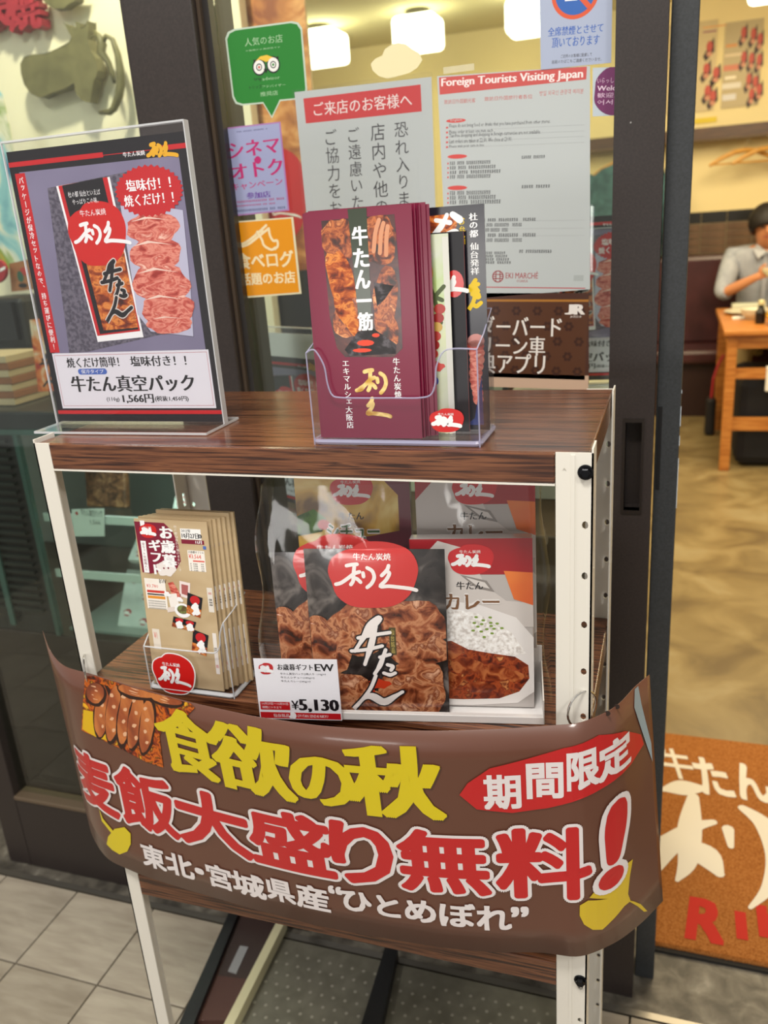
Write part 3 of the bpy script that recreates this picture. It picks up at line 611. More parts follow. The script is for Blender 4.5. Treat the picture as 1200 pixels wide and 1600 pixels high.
# ================================================================== ACRYLIC SIGN with product poster
def sign_art(S, full=True, lo=False):
    """print of the product sign on an A4 sheet, local metres 0..0.225 by 0..0.31"""
    W_, H_ = .227, .307
    grey = ramp('slate_violet_print', [(.3, '716b86'), (.7, '837e98')], 8, 2, 0, .35)
    S.rect('black_field', BLK, (0, 0), (W_, H_), 1)
    S.rect('backdrop', grey, (.012, .083), (.217, .285), 2)
    S.rect('red_line', RED, (0, .291), (.125 if full else W_, .296), 2); S.rect('red_line', RED, (.198, .291), (W_, .296), 2); S.rect('red_line', RED, (.125, .2925), (.20, .2932), 2)
    S.rect('red_line', RED, (0, .009), (W_, .0135), 2)
    S.poly('woven_mat', mosaic, [(.033, .083), (.046, .266), (.168, .2755), (.185, .105), (.06, .084)], 3)
    S.poly('package_print', white, [(.058, .267), (.129, .271), (.139, .099), (.076, .095)], 4)
    S.poly('package_print', RED, [(.061, .267), (.126, .271), (.136, .106), (.077, .102)], 5)
    S.poly('package_print', BLK, [(.066, .267), (.120, .271), (.134, .108), (.081, .104)], 6)
    S.poly('picture_of_meat', grill2, [(.079, .190), (.132, .193), (.134, .110), (.087, .108)], 7)
    S.poly('emblem_field', REDB, apple(.101, .214, .038, .034), 8)
    S.brush('emblem_lettering', white, LOGO_H, (.072, .202), (.135, .226), 9, False)
    S.text('emblem_lettering', white, '牛たん炭焼', (.083, .233), (.117, .240), 9, False, res=1)
    if full:
        S.text('package_lettering', white, '杜の都 仙台といえば', (.072, .254), (.114, .260), 9, False, res=1)
        S.text('package_lettering', white, 'やっぱりこの味。', (.076, .246), (.110, .252), 9, False, res=1)
    S.brush('brush_lettering', flat('d8cfc8', .4), GYU, (.094, .118), (.130, .184), 8, False, grow=.0012)
    S.brush('brush_lettering', BLK, GYU, (.094, .118), (.130, .184), 9, False)
    # clear pack of raw slices
    S.poly('pack_print', flat('b9b9cf', .35), [(.137, .242), (.142, .246), (.213, .231), (.209, .150), (.204, .098), (.150, .105), (.136, .125)], 7.5)
    for k, (cx, cy, a, b) in enumerate([(.172, .215, .032, .017), (.171, .188, .034, .020), (.173, .158, .034, .022), (.174, .130, .033, .020), (.176, .113, .028, .011)]):
        S.poly('picture_of_meat', rawmeat, blob(cx, cy, a, b, 0, 26, k+20, .14), 8 + k*.3)
        S.poly('picture_of_fat', flat('eccfc0', .35), [(cx-a*.8, cy+b*.5), (cx-.2*a, cy+b*.75), (cx+a*.7, cy+b*.45), (cx-.1*a, cy+b*.62)], 8.2 + k*.3)
    # notched red field
    n = 34; S.poly('notched_red_field', RED, [(.175 + (.0425 if i % 2 else .0395)*math.cos(PI*i/n), .253 + (.0265 if i % 2 else .024)*math.sin(PI*i/n)) for i in range(2*n)], 10)
    S.text('notched_lettering', white, '塩味付！！', (.148, .254), (.203, .266), 11, False, bx=.03, res=2)
    S.text('notched_lettering', white, '焼くだけ！！', (.143, .239), (.204, .251), 11, False, bx=.03, res=2)
    S.text('header_lettering', white, '牛たん炭焼', (.150, .2885), (.177, .2935), 3, False, bx=.02, res=1)
    S.brush('header_emblem', flat('e2a91c', .4), LOGO_H, (.181, .285), (.212, .2985), 4, False)
    S.rect('side_strip', RED, (.006, .084), (.0195, .284), 3)
    S.text('side_lettering', white, 'パッケージが保冷セットなので、持ち運びに便利！', (.0095, .088), (.0165, .280), 4, False, vert=True, bx=.02, res=1)
    S.rect('white_panel', flat('dcdae2', .4), (.008, .016), (.2205, .083), 4)
    S.frame('panel_rule', flat('b5545c', .4), (.0105, .019), (.218, .0805), .0004, 5)
    S.text('panel_lettering', BLK, '焼くだけ簡単！', (.027, .0655), (.100, .0775), 5, False, bx=.03)
    S.text('panel_lettering', BLK, '塩味付き！！', (.116, .0655), (.190, .0775), 5, False, bx=.03)
    S.poly('blue_pill', flat('4565b4', .4), [(.044+.0035*math.cos(t), .0605+.0035*math.sin(t)) for t in [PI/2+PI*k/6 for k in range(7)]] + [(.078+.0035*math.cos(t), .0605+.0035*math.sin(t)) for t in [-PI/2+PI*k/6 for k in range(7)]], 5)
    S.text('pill_lettering', white, '保冷タイプ', (.045, .058), (.077, .063), 6, False, res=1)
    S.text('panel_lettering', BLK, '牛たん真空パック', (.028, .036), (.196, .0555), 5, False, bx=.04)
    S.text('panel_lettering', BLK, '(110g)', (.074, .0235), (.092, .0295), 5, False, bx=.02, res=1)
    S.text('panel_lettering', BLK, '1,566円', (.097, .022), (.139, .033), 5, False, bx=.04)
    S.text('panel_lettering', BLK, '(税抜1,450円)', (.141, .0235), (.186, .0305), 5, False, bx=.03, res=1)
def acrylic_sign(label, M, full=True, name='acrylic_sign_stand'):
    t = thing(name, label, 'sign stand', tuple(M @ Vector((.114, 0, 0))), 'acrylic product sign stands')
    MB(M).box((0, -.045, 0), (.232, .032, .0025)).build('base_plate', acryl, t)
    MB(M).box((0, -.0455, 0), (.232, -.0448, .0026)).box((-.0004, -.045, 0), (.0004, .032, .0026)).box((.2316, -.045, 0), (.2324, .032, .0026)).box((0, .0315, 0), (.232, .0322, .0026)).build('base_edge', edge, t)
    MB(M).box((0, -.0035, .0025), (.232, -.0015, .322)).box((0, .0035, .0025), (.232, .0055, .322)).build('clear_panel', acryl, t)
    MB(M).box((0, -.0036, .3205), (.232, .0056, .3224)).box((-.0006, -.0036, .0025), (.0008, -.0014, .322)).box((.2312, -.0036, .0025), (.2326, .0056, .322)).build('panel_edge', edge, t)
    sh = MB(M).box((.0025, .0002, .0045), (.2295, .0016, .3115)).build('poster_sheet', white, t)
    R_ = M.to_3x3()
    S = Sheet(sh, M @ Vector((.0025, 0, .0045)), R_ @ Vector((1, 0, 0)), R_ @ Vector((0, 0, 1)), step=.00008); sign_art(S, full); S.done()
    return t
acrylic_sign('clear acrylic sign stand with meat pack poster on the rack, left end', Matrix.Translation((-.0335, .086, 1.1995)) @ Matrix.Rotation(.012, 4, 'Z'))

# ================================================================== LEAFLET HOLDER on top shelf
def rounded_path(x0, x1, y0, y1, r, n=5):
    pts = []
    for cx, cy, a in ((x1-r, y1-r, 0), (x0+r, y1-r, PI/2), (x0+r, y0+r, PI), (x1-r, y0+r, 3*PI/2)):
        pts += [(cx + r*math.cos(a+PI/2*k/n), cy + r*math.sin(a+PI/2*k/n)) for k in range(n+1)]
    return pts
def clear_box(t, x0, x1, y0, y1, z, prof, hb, r=.006, em=edge_b, th=.0016):
    """open clear box; prof gives the front wall's height along x, hb the back wall's"""
    MB().box((x0, y0, z+.004), (x1, y1, z+.006)).build('bottom_plate', acryl, t)
    MB().tube([(px, py, z+.0035) for px, py in rounded_path(x0, x1, y0, y1, r)], .0028, 6, closed=True).build('bottom_rim', em, t)
    S = spline([(a, b, 0) for a, b in prof], 5); vs = []; fs = []
    for a, b, _ in S: vs += [(a, y0, z), (a, y0, z+b)]
    for i in range(len(S)-1): fs.append((2*i, 2*i+2, 2*i+3, 2*i+1))
    fw = link('front_wall', vs, fs, acryl, t, solid=th)
    MB().tube([(a, y0, z+b) for a, b, _ in S], .0009, 6).build('front_wall_edge', em, fw)
    hl, hr = prof[0][1], prof[-1][1]
    for x, h0 in ((x0, hl), (x1, hr)):
        so = MB().add([(x, y0, z), (x, y1, z), (x, y1, z+hb), (x, y0+(y1-y0)*.45, z+h0+(hb-h0)*.35), (x, y0, z+h0)], [(0, 1, 2, 3, 4)]).build('side_wall', acryl, t, solid=th)
        MB().tube([(x, y0, z), (x, y0, z+h0), (x, y0+(y1-y0)*.45, z+h0+(hb-h0)*.35), (x, y1, z+hb)], .0008, 6).build('side_edge', em, so)
    bw = MB().box((x0, y1-.001, z), (x1, y1+.0006, z+hb)).build('back_wall', acryl, t)
    MB().tube([(x0, y1, z+hb), (x1, y1, z+hb)], .0008, 6).build('back_edge', em, bw)
ZT = 1.1988
hd = thing('leaflet_holder', 'wide clear plastic leaflet holder on the rack top, full of maroon leaflets', 'leaflet holder', (.43, .045, ZT))
clear_box(hd, .342, .513, .014, .085, ZT, [(.342, .093), (.348, .096), (.353, .094), (.360, .080), (.362, .062), (.366, .051), (.375, .0485), (.40, .048), (.43, .048), (.455, .048), (.467, .051), (.472, .062), (.474, .078), (.481, .091), (.492, .094), (.513, .093)], .122)
S = Sheet(hd, (.337, .0125, ZT), step=.00015)
S.emblem((672, 675), (724, 638), 1, disc=REDB); S.done()
def leaf(name, label, x0, y, w, h, m, lean, group=None, th=.0005, z=ZT+.0062, twist=0.0):
    M = Matrix.Translation((x0, y, z)) @ Matrix.Rotation(twist, 4, 'Z') @ Matrix.Rotation(-lean, 4, 'X')
    o = MB(M).box((0, 0, 0), (w, th, h)).build(name, m, None, tuple(M @ Vector((w/2, 0, 0))))
    tag(o, label, 'leaflet', group); R_ = M.to_3x3()
    return o, Sheet(o, M @ Vector((0, -.00005, 0)), R_ @ Vector((1, 0, 0)), R_ @ Vector((0, 0, 1)), step=.00007), M
G1 = 'leaflets in the clear holder on the rack top'
# front maroon leaflet
o, S, _ = leaf('leaflet', 'maroon leaflet with a photo of grilled meat, frontmost in the top holder', .3500, .019, .1045, .2165, MAROON, .03, G1, twist=.015)
darkm = ramp('dark_grill_background', [(.35, '2a0a10'), (.6, '50201a'), (.75, '7a3a24')], 50, 5, 1, .35, coat=.4)
S.poly('picture_background', darkm, [(.016, .208), (.088, .209), (.090, .150), (.089, .088), (.080, .080), (.030, .081), (.022, .090), (.017, .12)], 1)
for k, (cx, cy, a, b, r, m) in enumerate([(.033, .190, .018, .020, .3, grill), (.070, .188, .021, .022, -.3, grill), (.032, .150, .013, .030, .25, grill2), (.038, .118, .020, .016, .9, grill), (.075, .135, .013, .033, -.12, grill), (.076, .105, .010, .018, .1, grill), (.034, .128, .010, .026, .3, grill2)]):
    S.poly('picture_of_meat', m, [(min(max(x, .015), .091), min(max(y, .080), .209)) for x, y in blob(cx, cy, a, b, r, 26, k+3, .16)], 2 + k*.1)
S.poly('picture_of_coals', coal, [(.030, .088), (.045, .105), (.060, .108), (.083, .092), (.082, .083), (.035, .082)], 3)
S.poly('picture_of_coals', coal, [(.064, .150), (.084, .146), (.074, .134), (.066, .128)], 3)
for p in ((.052, .094, .009, .003), (.063, .101, .004, .002), (.048, .087, .010, .002)): S.poly('picture_of_fire', flat('e0452a', .4), circle(p[0], p[1], p[2], p[3], 10), 3.5)
for k in range(3): S.brush('picture_highlight', flat('d0906c', .4), [[(0, 0, .01), (.4, .6, .03), (1, 1, .01)]], (.066+.006*k, .178-.002*k), (.073+.004*k, .205-.003*k), 3.6, False)
grn = flat('26331c', .35, coat=.4)
S.poly('green_band', grn, [(.043, .2165), (.0615, .2165), (.0600, .118), (.055, .108), (.048, .106), (.0465, .12)], 4)
for i, ch in enumerate('牛たん一筋'):
    z_ = .184 - i*.0195; dz = .0165
    S.text('title_lettering', white, ch, (.0462, z_), (.0605, z_+dz), 5, False, bx=.045, by=.02)
S.text('shop_lettering', white, '牛たん炭焼', (.0785, .040), (.0855, .079), 2, False, vert=True, bx=.02)
S.text('shop_lettering', white, 'エキマルシェ大阪店', (.0265, .010), (.0335, .077), 2, False, vert=True, bx=.02)
S.brush('gold_emblem', GOLD, RI, (.041, .043), (.069, .068), 3, False); S.brush('gold_emblem', GOLD, KYU, (.048, .022), (.068, .040), 3, False)
S.done()
prev = (.3415, .019)
for i in range(7):
    x = .3495 + (-.003, .002, -.001, .003, .005, .0095, .0125)[i]; y = .021 + .0020*i
    o, S2, _ = leaf('leaflet', 'maroon leaflet, %s from the front of the stack in the top holder' % ('second', 'third', 'fourth', 'fifth', 'sixth', 'seventh', 'eighth and last')[i], x, y, .105, .2165 + (.001 if i % 2 else -.0008), MAROON, .03, G1, twist=.02)
pale = ramp('pale_green_print', [(.35, 'cdd69c'), (.5, 'c3c9b4'), (.65, 'a8c070')], 18, 3, .4, .3, coat=.4)
o, S, _ = leaf('leaflet', 'pale green leaflet with a skewer picture in the top holder', .377, .044, .105, .189, pale, .02, G1)
S.rect('pale_edge', flat('d8d8cf', .35), (.099, 0), (.105, .186), 1)
S.brush('skewer', flat('4d5a34', .4), [[(0, .2, .03), (.5, .55, .03), (1, .8, .02)], [(.2, 1, .02), (.5, .6, .03), (.8, 0, .02)], [(0, .7, .02), (.9, .5, .03)]], (.078, .108), (.099, .150), 1, False)
for k, c in enumerate(['b03a34', 'a02c2c', 'c8a050', 'b03a34', '9c2a2a', 'c04038']): S.poly('skewered_piece', flat(c, .35), circle(.094-.0018*k, .121-.0085*k, .0058, .0048, 14), 2+.1*k)
S.poly('red_blot', flat('c8362c', .35), circle(.088, .066, .008, .005, 14, .2), 2); S.poly('blue_dot', flat('3a4aa8', .35), circle(.087, .052, .003, .004, 10), 2)
S.poly('orange_dot', flat('dd9a3c', .35), circle(.086, .155, .003, .008, 10), 1.5)
S.done()
o, S, _ = leaf('leaflet', 'short black leaflet with a round red emblem in the top holder', .3905, .050, .105, .190, BLK, .02, G1)
S.poly('emblem_field', REDB, circle(.094, .143, .0095, .0125, 20), 1); S.brush('emblem_lettering', white, KYU, (.089, .136), (.103, .149), 2, False)
S.text('lettering', white, '5周', (.084, .083), (.0895, .090), 1, False, res=1); S.text('lettering', white, '付', (.084, .100), (.0885, .105), 1, False, res=1)
S.rect('fold_edge', flat('6b3030', .4), (.1045, 0), (.105, .19), 1); S.done()
navy = ramp('black_navy_print', [(.3, '15131c'), (.7, '1e1c2a')], 10, 2, 0, .3, coat=.4)
o, S, _ = leaf('leaflet', 'tall black leaflet with white vertical lettering, rearmost in the top holder', .404, .058, .110, .2125, navy, .01, G1)
S.poly('picture_of_meat', grill2, [(.055, .205), (.082, .206), (.084, .196), (.080, .188), (.055, .186)], 1)
S.brush('brush_lettering', white, [[(0, .1, .2), (.3, .5, .25), (.5, .95, .1)], [(.1, .75, .12), (.6, .6, .2)], [(.7, .95, .25), (.95, .7, .3)], [(.35, .0, .2), (.75, .15, .3), (.9, .05, .12)]], (.061, .186), (.088, .206), 2, False)
S.text('yellow_lettering', flat('e6c21c', .4), 'お弁当', (.0855, .178), (.0915, .2025), 2, False, vert=True, bx=.02)
S.text('white_lettering', white, '杜の都　仙台発祥', (.0955, .150), (.1035, .205), 2, False, vert=True, bx=.03)
S.brush('gold_lettering', flat('e6c21c', .4), GYU, (.0925, .118), (.1045, .145), 2, False)
S.poly('picture_of_slices', flat('c98a84', .35), circle(.0985, .088, .0085, .007, 14), 2)
for k in range(9): S.poly('picture_of_slices', rawmeat, circle(.098+.001*math.sin(k), .083-.0065*k, .0085-.0004*k, .006, 12), 2+.1*k)
S.poly('blue_sleeve', flat('2c3a78', .35), [(.086, .005), (.095, .012), (.103, .055), (.104, .005)], 3)
S.done()

# ================================================================== MIDDLE SHELF: gift leaflets in their holder
ZM = .8912
h2 = thing('leaflet_holder', 'narrow clear plastic leaflet holder on the middle shelf, full of tan leaflets', 'leaflet holder', (.155, .03, ZM))
clear_box(h2, .098, .212, .0015, .058, ZM, [(.098, .058), (.12, .058), (.15, .058), (.18, .0585), (.196, .060), (.203, .070), (.2055, .085), (.212, .100)], .112, em=edge)
S = Sheet(h2, (.098, -.0005, ZM), step=.00018)
S.poly('emblem_rim', white, [(a, b) for a, b in apple(.0375, .026, .0300, .0285)], 1)
S.poly('emblem_field', REDB, apple(.0375, .026, .0285, .0270), 2)
S.brush('emblem_lettering', white, LOGO_H, (.017, .012), (.054, .034), 3, False); S.text('emblem_lettering', white, '牛たん炭焼', (.024, .036), (.048, .041), 3, False, bx=.02, res=1); S.done()
tan = ramp('tan_leaflet_paper', [(.35, 'b79d78'), (.5, 'c4ad88'), (.65, 'a98e69')], 6, 3, .6, .35, (1, 1, 2), coat=.35)
G2 = 'tan gift leaflets in the middle shelf holder'
def gift_art(S, full):
    dr = flat('7c1430', .4)
    if full:
        S.poly('dark_red_field', dr, [(0, .205), (.040, .205), (.050, .196), (.056, .180), (.057, .160), (.050, .150), (.038, .148), (.014, .142), (.003, .143)], 1)
        S.rect('white_strip', white, (.0055, .143), (.0125, .182), 2); S.rect('white_strip', white, (.008, .200), (.014, .2065), 2)
        S.text('strip_lettering', dr, '全セット化粧箱入り', (.0070, .145), (.0110, .180), 3, False, vert=True, res=1)
        S.emblem((.006, .186), (.029, .203), 3, False, disc=REDB)
        S.text('title_lettering', white, 'お歳暮', (.033, .152), (.0505, .2005), 3, False, vert=True, bx=.05, by=.02)
        S.text('title_lettering', white, 'ギフト', (.017, .142), (.0315, .184), 3, False, vert=True, bx=.05, by=.02)
        S.poly('paper_flower', flat('e4dcd8', .5), circle(.035, .149, .013, .009, 20, .15), 2.2); S.poly('paper_flower', dr, circle(.033, .150, .0012, .0012, 8), 2.3); S.poly('paper_flower', dr, circle(.039, .1505, .0012, .0012, 8), 2.3)
        S.text('side_lettering', flat('f2ece2', .4), '杜の都仙台から届けるおいしさ', (.0525, .148), (.0565, .203), 3, False, vert=True, res=1)
        S.text('price_lettering', flat('f0e6d8', .4), 'お歳暮ギフト', (.006, .131), (.023, .1345), 2, False, res=1); S.text('price_lettering', BLK, 'BW', (.0245, .131), (.034, .136), 2, False, res=1)
        S.rect('price_field', flat('eee8e0', .4), (.004, .098), (.032, .136), 1); S.text('price_lettering', flat('d8584c', .4), '¥3,780', (.006, .124), (.022, .129), 2, False, res=1)
        S.rect('price_strip', flat('c8342a', .4), (.006, .1185), (.030, .1215), 2); S.rect('price_strip', BLK, (.006, .1155), (.036, .1172), 2); S.rect('price_strip', flat('dd9030', .4), (.006, .111), (.030, .1145), 2)
        for k in range(4): S.specks('small_print', flat('55504c', .4), (.006, .107-.003*k), (.030, .1088-.003*k), 11, 2, False)
        S.poly('picture_of_ham', rawmeat, [(.036, .132), (.043, .134), (.052, .118), (.047, .112), (.040, .116)], 3); S.poly('picture_of_pack', flat('e7d9d6', .4), [(.052, .136), (.066, .134), (.063, .114), (.050, .117)], 3); S.poly('picture_of_pack', flat('a85c5a', .4), [(.054, .132), (.063, .131), (.061, .118), (.053, .120)], 3.2)
        S.poly('picture_of_box', flat('ece6e0', .4), [(.034, .118), (.046, .120), (.048, .104), (.036, .100)], 3.3); S.emblem((.030, .115), (.037, .122), 3.5, False, False); S.emblem((.047, .110), (.053, .116), 3.5, False, False)
        S.poly('picture_of_bowl', white, circle(.052, .099, .011, .009), 4); S.poly('picture_of_bowl', ramp('stew_print', [(.4, '5a4a28'), (.6, '7a8a4a')], 200, 3, .5, .4), circle(.052, .100, .0075, .0055), 4.2)
        S.poly('picture_of_box', flat('ddd0c8', .4), [(.031, .101), (.041, .103), (.041, .097), (.031, .095)], 3.6)
        for cx, cy, w, h in ((.068, .107, .019, .028), (.044, .083, .016, .014), (.058, .081, .016, .014), (.070, .060, .020, .030)):
            q = [(cx-w*.35, cy+h*.55), (cx+w*.65, cy+h*.35), (cx+w*.35, cy-h*.55), (cx-w*.6, cy-h*.38)]
            S.poly('picture_of_pouch', BLK, q, 5); S.poly('picture_of_pouch', RED, circle(cx+w*.1, cy+h*.22, w*.34, h*.2), 5.3)
            S.poly('picture_of_meat', grill2, [(q[3][0]*.6+q[0][0]*.4, q[3][1]*.6+q[0][1]*.4), (q[2][0]*.6+q[1][0]*.4, q[2][1]*.6+q[1][1]*.4), q[2], q[3]], 5.2)
            S.brush('pouch_lettering', white, GYU, (cx-w*.15, cy-h*.42), (cx+w*.3, cy+h*.05), 5.5, False)
        S.rect('price_field', flat('e0d6c8', .4), (.006, .046), (.016, .072), 1); S.text('price_lettering', flat('d8584c', .4), '¥1', (.008, .060), (.012, .068), 2, False, res=1)
    for p in ((.070, .175),):
        S.rect('date_field', flat('f2f0ee', .4), (.0605, .187), (.087, .1995), 1)
        S.text('date_lettering', BLK, '2017年', (.062, .195), (.074, .199), 2, False, bx=.02, res=1); S.text('date_lettering', BLK, '10月27日', (.062, .188), (.0835, .1945), 2, False, bx=.04, res=1)
        S.rect('date_strip', dr, (.0605, .1815), (.090, .1865), 1); S.text('date_lettering', white, '11月', (.079, .1822), (.087, .186), 2, False, bx=.04, res=1)
        S.poly('date_lettering', BLK, circle(.0855, .1912, .0025, .0025, 12), 1.5); S.text('date_lettering', white, '金', (.0840, .1897), (.0870, .1927), 2, False, res=1)
        S.rect('price_field', flat('eee8e0', .4), (.067, .149), (.089, .174), 1); S.text('price_lettering', BLK, 'お歳暮ギフトA', (.068, .1705), (.088, .1735), 2, False, res=1)
        S.text('price_lettering', flat('d8584c', .4), '¥3,564', (.068, .1635), (.084, .1695), 2, False, bx=.02, res=1); S.rect('price_strip', flat('d8584c', .4), (.073, .1605), (.088, .1622), 2)
        for k in range(4): S.specks('small_print', flat('55504c', .4), (.069, .157-.0026*k), (.087, .1586-.0026*k), 9, 2, False)
        S.rect('edge_print', flat('ddd6cc', .4), (.087, .100), (.094, .130), 1); S.specks('small_print', flat('c8342a', .4), (.0885, .122), (.093, .1245), 3, 2, False); S.specks('small_print', BLK, (.0885, .108), (.093, .117), 3, 2, False)
        S.rect('edge_print', flat('e4ddd6', .4), (.088, .022), (.093, .074), 1); S.specks('small_print', flat('c8342a', .4), (.0885, .030), (.0925, .034), 3, 2, False); S.specks('small_print', BLK, (.0885, .05), (.0925, .056), 3, 2, False)
        S.rect('blue_print', flat('4a6ab0', .4), (.088, .176), (.092, .180), 2)
o, S, _ = leaf('leaflet', 'tan gift leaflet with dark red title, frontmost on the middle shelf', .1015, .005, .096, .2085, tan, .075, G2, z=ZM+.0062, th=.0015)
S.text('title_rim', BLK, 'ト', (.0170, .1415), (.0315, .1515), 2.5, False, bx=.06, by=.04); S.b.clear(); gift_art(S, True); S.done()
for i in range(6):
    o, S, _ = leaf('leaflet', 'tan gift leaflet %s behind the front one on the middle shelf' % ('first', 'second', 'third', 'fourth', 'fifth', 'sixth, rearmost')[i].replace('first', 'directly') if i else 'tan gift leaflet directly behind the front one on the middle shelf', .1035 + .0040*i, .0105 + .0050*i, .096, .209 + (.004 if i > 3 else 0), tan, .075 - .008*i, G2, z=ZM+.0062, th=.003)
    gift_art(S, False); S.done()

# ================================================================== GIFT SET in its tray
AZ = math.radians(9.8)
GM = Matrix.Translation((.271, -.026, ZM)) @ Matrix.Rotation(AZ, 4, 'Z')
tr = thing('gift_box', 'white cardboard gift tray wrapped in clear film on the middle shelf', 'gift box', tuple(GM @ Vector((.158, .05, 0))))
GL, GD = .304, .085
MB(GM).box((0, 0, 0), (GL, .0015, .009)).box((0, 0, 0), (GL, GD, .0015)).box((0, 0, 0), (.0015, GD, .012)).box((GL-.0015, 0, 0), (GL, GD, .03)).box((0, GD-.0015, 0), (GL, GD, .05)).build('tray', flat('e6e3e2', .45, name='white_card'), tr, bevel=.0006)
MB(GM).box((.002, .0015, .0075), (GL-.002, .006, .009)).build('tray_lip', flat('cfcbc9', .45), tr)
def pack_frame(x, y, z, lean, roll=0.0, yaw=0.0): return GM @ Matrix.Translation((x, y, z)) @ Matrix.Rotation(yaw, 4, 'Z') @ Matrix.Rotation(-lean, 4, 'X') @ Matrix.Rotation(roll, 4, 'Y')
def pillow(M, w, h, d, m, n=12, seal=.006):
    """a sealed pouch: flat at its edges and full in its middle, gently creased"""
    vs = []; fs = []; rr = random.Random(5)
    for sgn in (-1, 1):
        for j in range(n+1):
            for i in range(n+1):
                a, b = i/n, j/n; k = (max(0, math.sin(PI*a))*max(0, math.sin(PI*b)))**.6
                vs.append(M @ Vector((a*w, sgn*(d/2*k + .0004) + .0007*math.sin(9*a+5*b)*k, b*h)))
    N = (n+1)**2
    for j in range(n):
        for i in range(n):
            a = j*(n+1)+i; fs.append((a, a+1, a+n+2, a+n+1)); fs.append((N+a, N+a+n+1, N+a+n+2, N+a+1))
    return vs, fs, lambda a, b: (d/2*(max(0, math.sin(PI*min(max(a/w, 0), 1)))*max(0, math.sin(PI*min(max(b/h, 0), 1))))**.6 + .0004 - .0007*math.sin(9*a/w+5*b/h)*(max(0, math.sin(PI*min(max(a/w, 0), 1)))*max(0, math.sin(PI*min(max(b/h, 0), 1))))**.6)
smoke = ramp('smoky_black_print', [(.38, '120f10'), (.55, '3a3534'), (.7, '77706c')], 22, 4, 1.2, .22, coat=.6)
def gridtess(V, F):
    bm = bmesh.new(); vs = [bm.verts.new(p) for p in V]
    for f in F:
        try: bm.faces.new([vs[i] for i in f])
        except ValueError: pass
    x0, y0, x1, y1 = bbox(V)
    for ax, lo, hi in ((0, x0, x1), (1, y0, y1)):
        n = int(lo/.009)+1
        while n*.009 < hi:
            co = [0, 0, 0]; no = [0, 0, 0]; co[ax] = n*.009; no[ax] = 1
            bmesh.ops.bisect_plane(bm, geom=bm.verts[:]+bm.edges[:]+bm.faces[:], plane_co=co, plane_no=no); n += 1
    bm.verts.index_update(); VV = [tuple(v.co) for v in bm.verts]; FF = [tuple(v.index for v in f.verts) for f in bm.faces]; bm.free()
    return VV, FF
def pouch(label, M, w=.148, h=.200, show=True):
    vs, fs, bulge = pillow(M, w, h, .018, smoke)
    o = link('pouch', vs, fs, smoke, None, tuple(M @ Vector((w/2, 0, 0))), smooth=True); tag(o, label, 'food pouch', 'meat pouches in the gift set')
    S = Sheet(o, (0, 0, 0), step=.0002, fwd=lambda a, b, hh: M @ Vector((a, -bulge(a, b)-hh-.0006, b)), tess=gridtess)
    gm = ramp('grilled_slices_print', [(.30, '24100a'), (.40, '6a301a'), (.48, 'a05a38'), (.55, 'c88a62'), (.61, '7c3a20'), (.70, 'dba684'), (.8, 'f0d0b8')], 62, 10, .7, .22, (1, 1, 1), coat=.6)
    for k, (cx, cy, a, b, r) in enumerate([(.055, .105, .040, .024, .5), (.112, .115, .034, .020, -.2), (.020, .070, .026, .022, .3), (.118, .085, .030, .024, -.3), (.028, .025, .032, .026, .1), (.112, .030, .034, .030, .4), (.075, .012, .04, .014, 0), (.008, .100, .018, .016, 0)]):
        pts = [(min(max(x, .001), w-.001), max(y, .001)) for x, y in blob(cx, cy, a*1.15, b*1.2, r, 26, k+9, .2)]
        S.poly('picture_of_meat', gm, pts, 1 + k*.15)
    for p in ((.075, .040, .012, .006), (.064, .030, .005, .006)): S.poly('picture_of_fire', flat('c23a1e', .25, coat=.9), circle(*p, 12, .2), 2.6)
    S.poly('emblem_field', flat('c62a28', .25, coat=.9), apple(.074, .166, .048, .036), 3)
    S.brush('emblem_lettering', flat('efe8e6', .25, coat=.9), LOGO_H, (.036, .150), (.112, .178), 4, False); S.text('emblem_lettering', flat('efe8e6', .25, coat=.9), '牛たん炭焼', (.054, .182), (.094, .1895), 4, False, bx=.02, res=1)
    if show:
        S.brush('brush_lettering', BLK, GYU, (.044, .006), (.100, .118), 4, False, grow=.0016)
        S.brush('brush_lettering', flat('efe8e6', .25, coat=.9), GYU, (.044, .006), (.100, .118), 5, False)
        S.rect('gold_label', flat('4c4420', .3, coat=.9), (.089, .076), (.096, .108), 4); S.text('gold_lettering', flat('cdb765', .3), '仙台銘品', (.0905, .078), (.0945, .106), 5, False, vert=True, res=1)
    S.done(); return o
pouch('black meat pouch at the left of the gift set, half hidden', pack_frame(.010, .033, .003, .05, 0), .148, .181, False)
pouch('large black meat pouch with red emblem, front and centre of the gift set', pack_frame(.052, .013, .003, .045, .012), .150, .193)
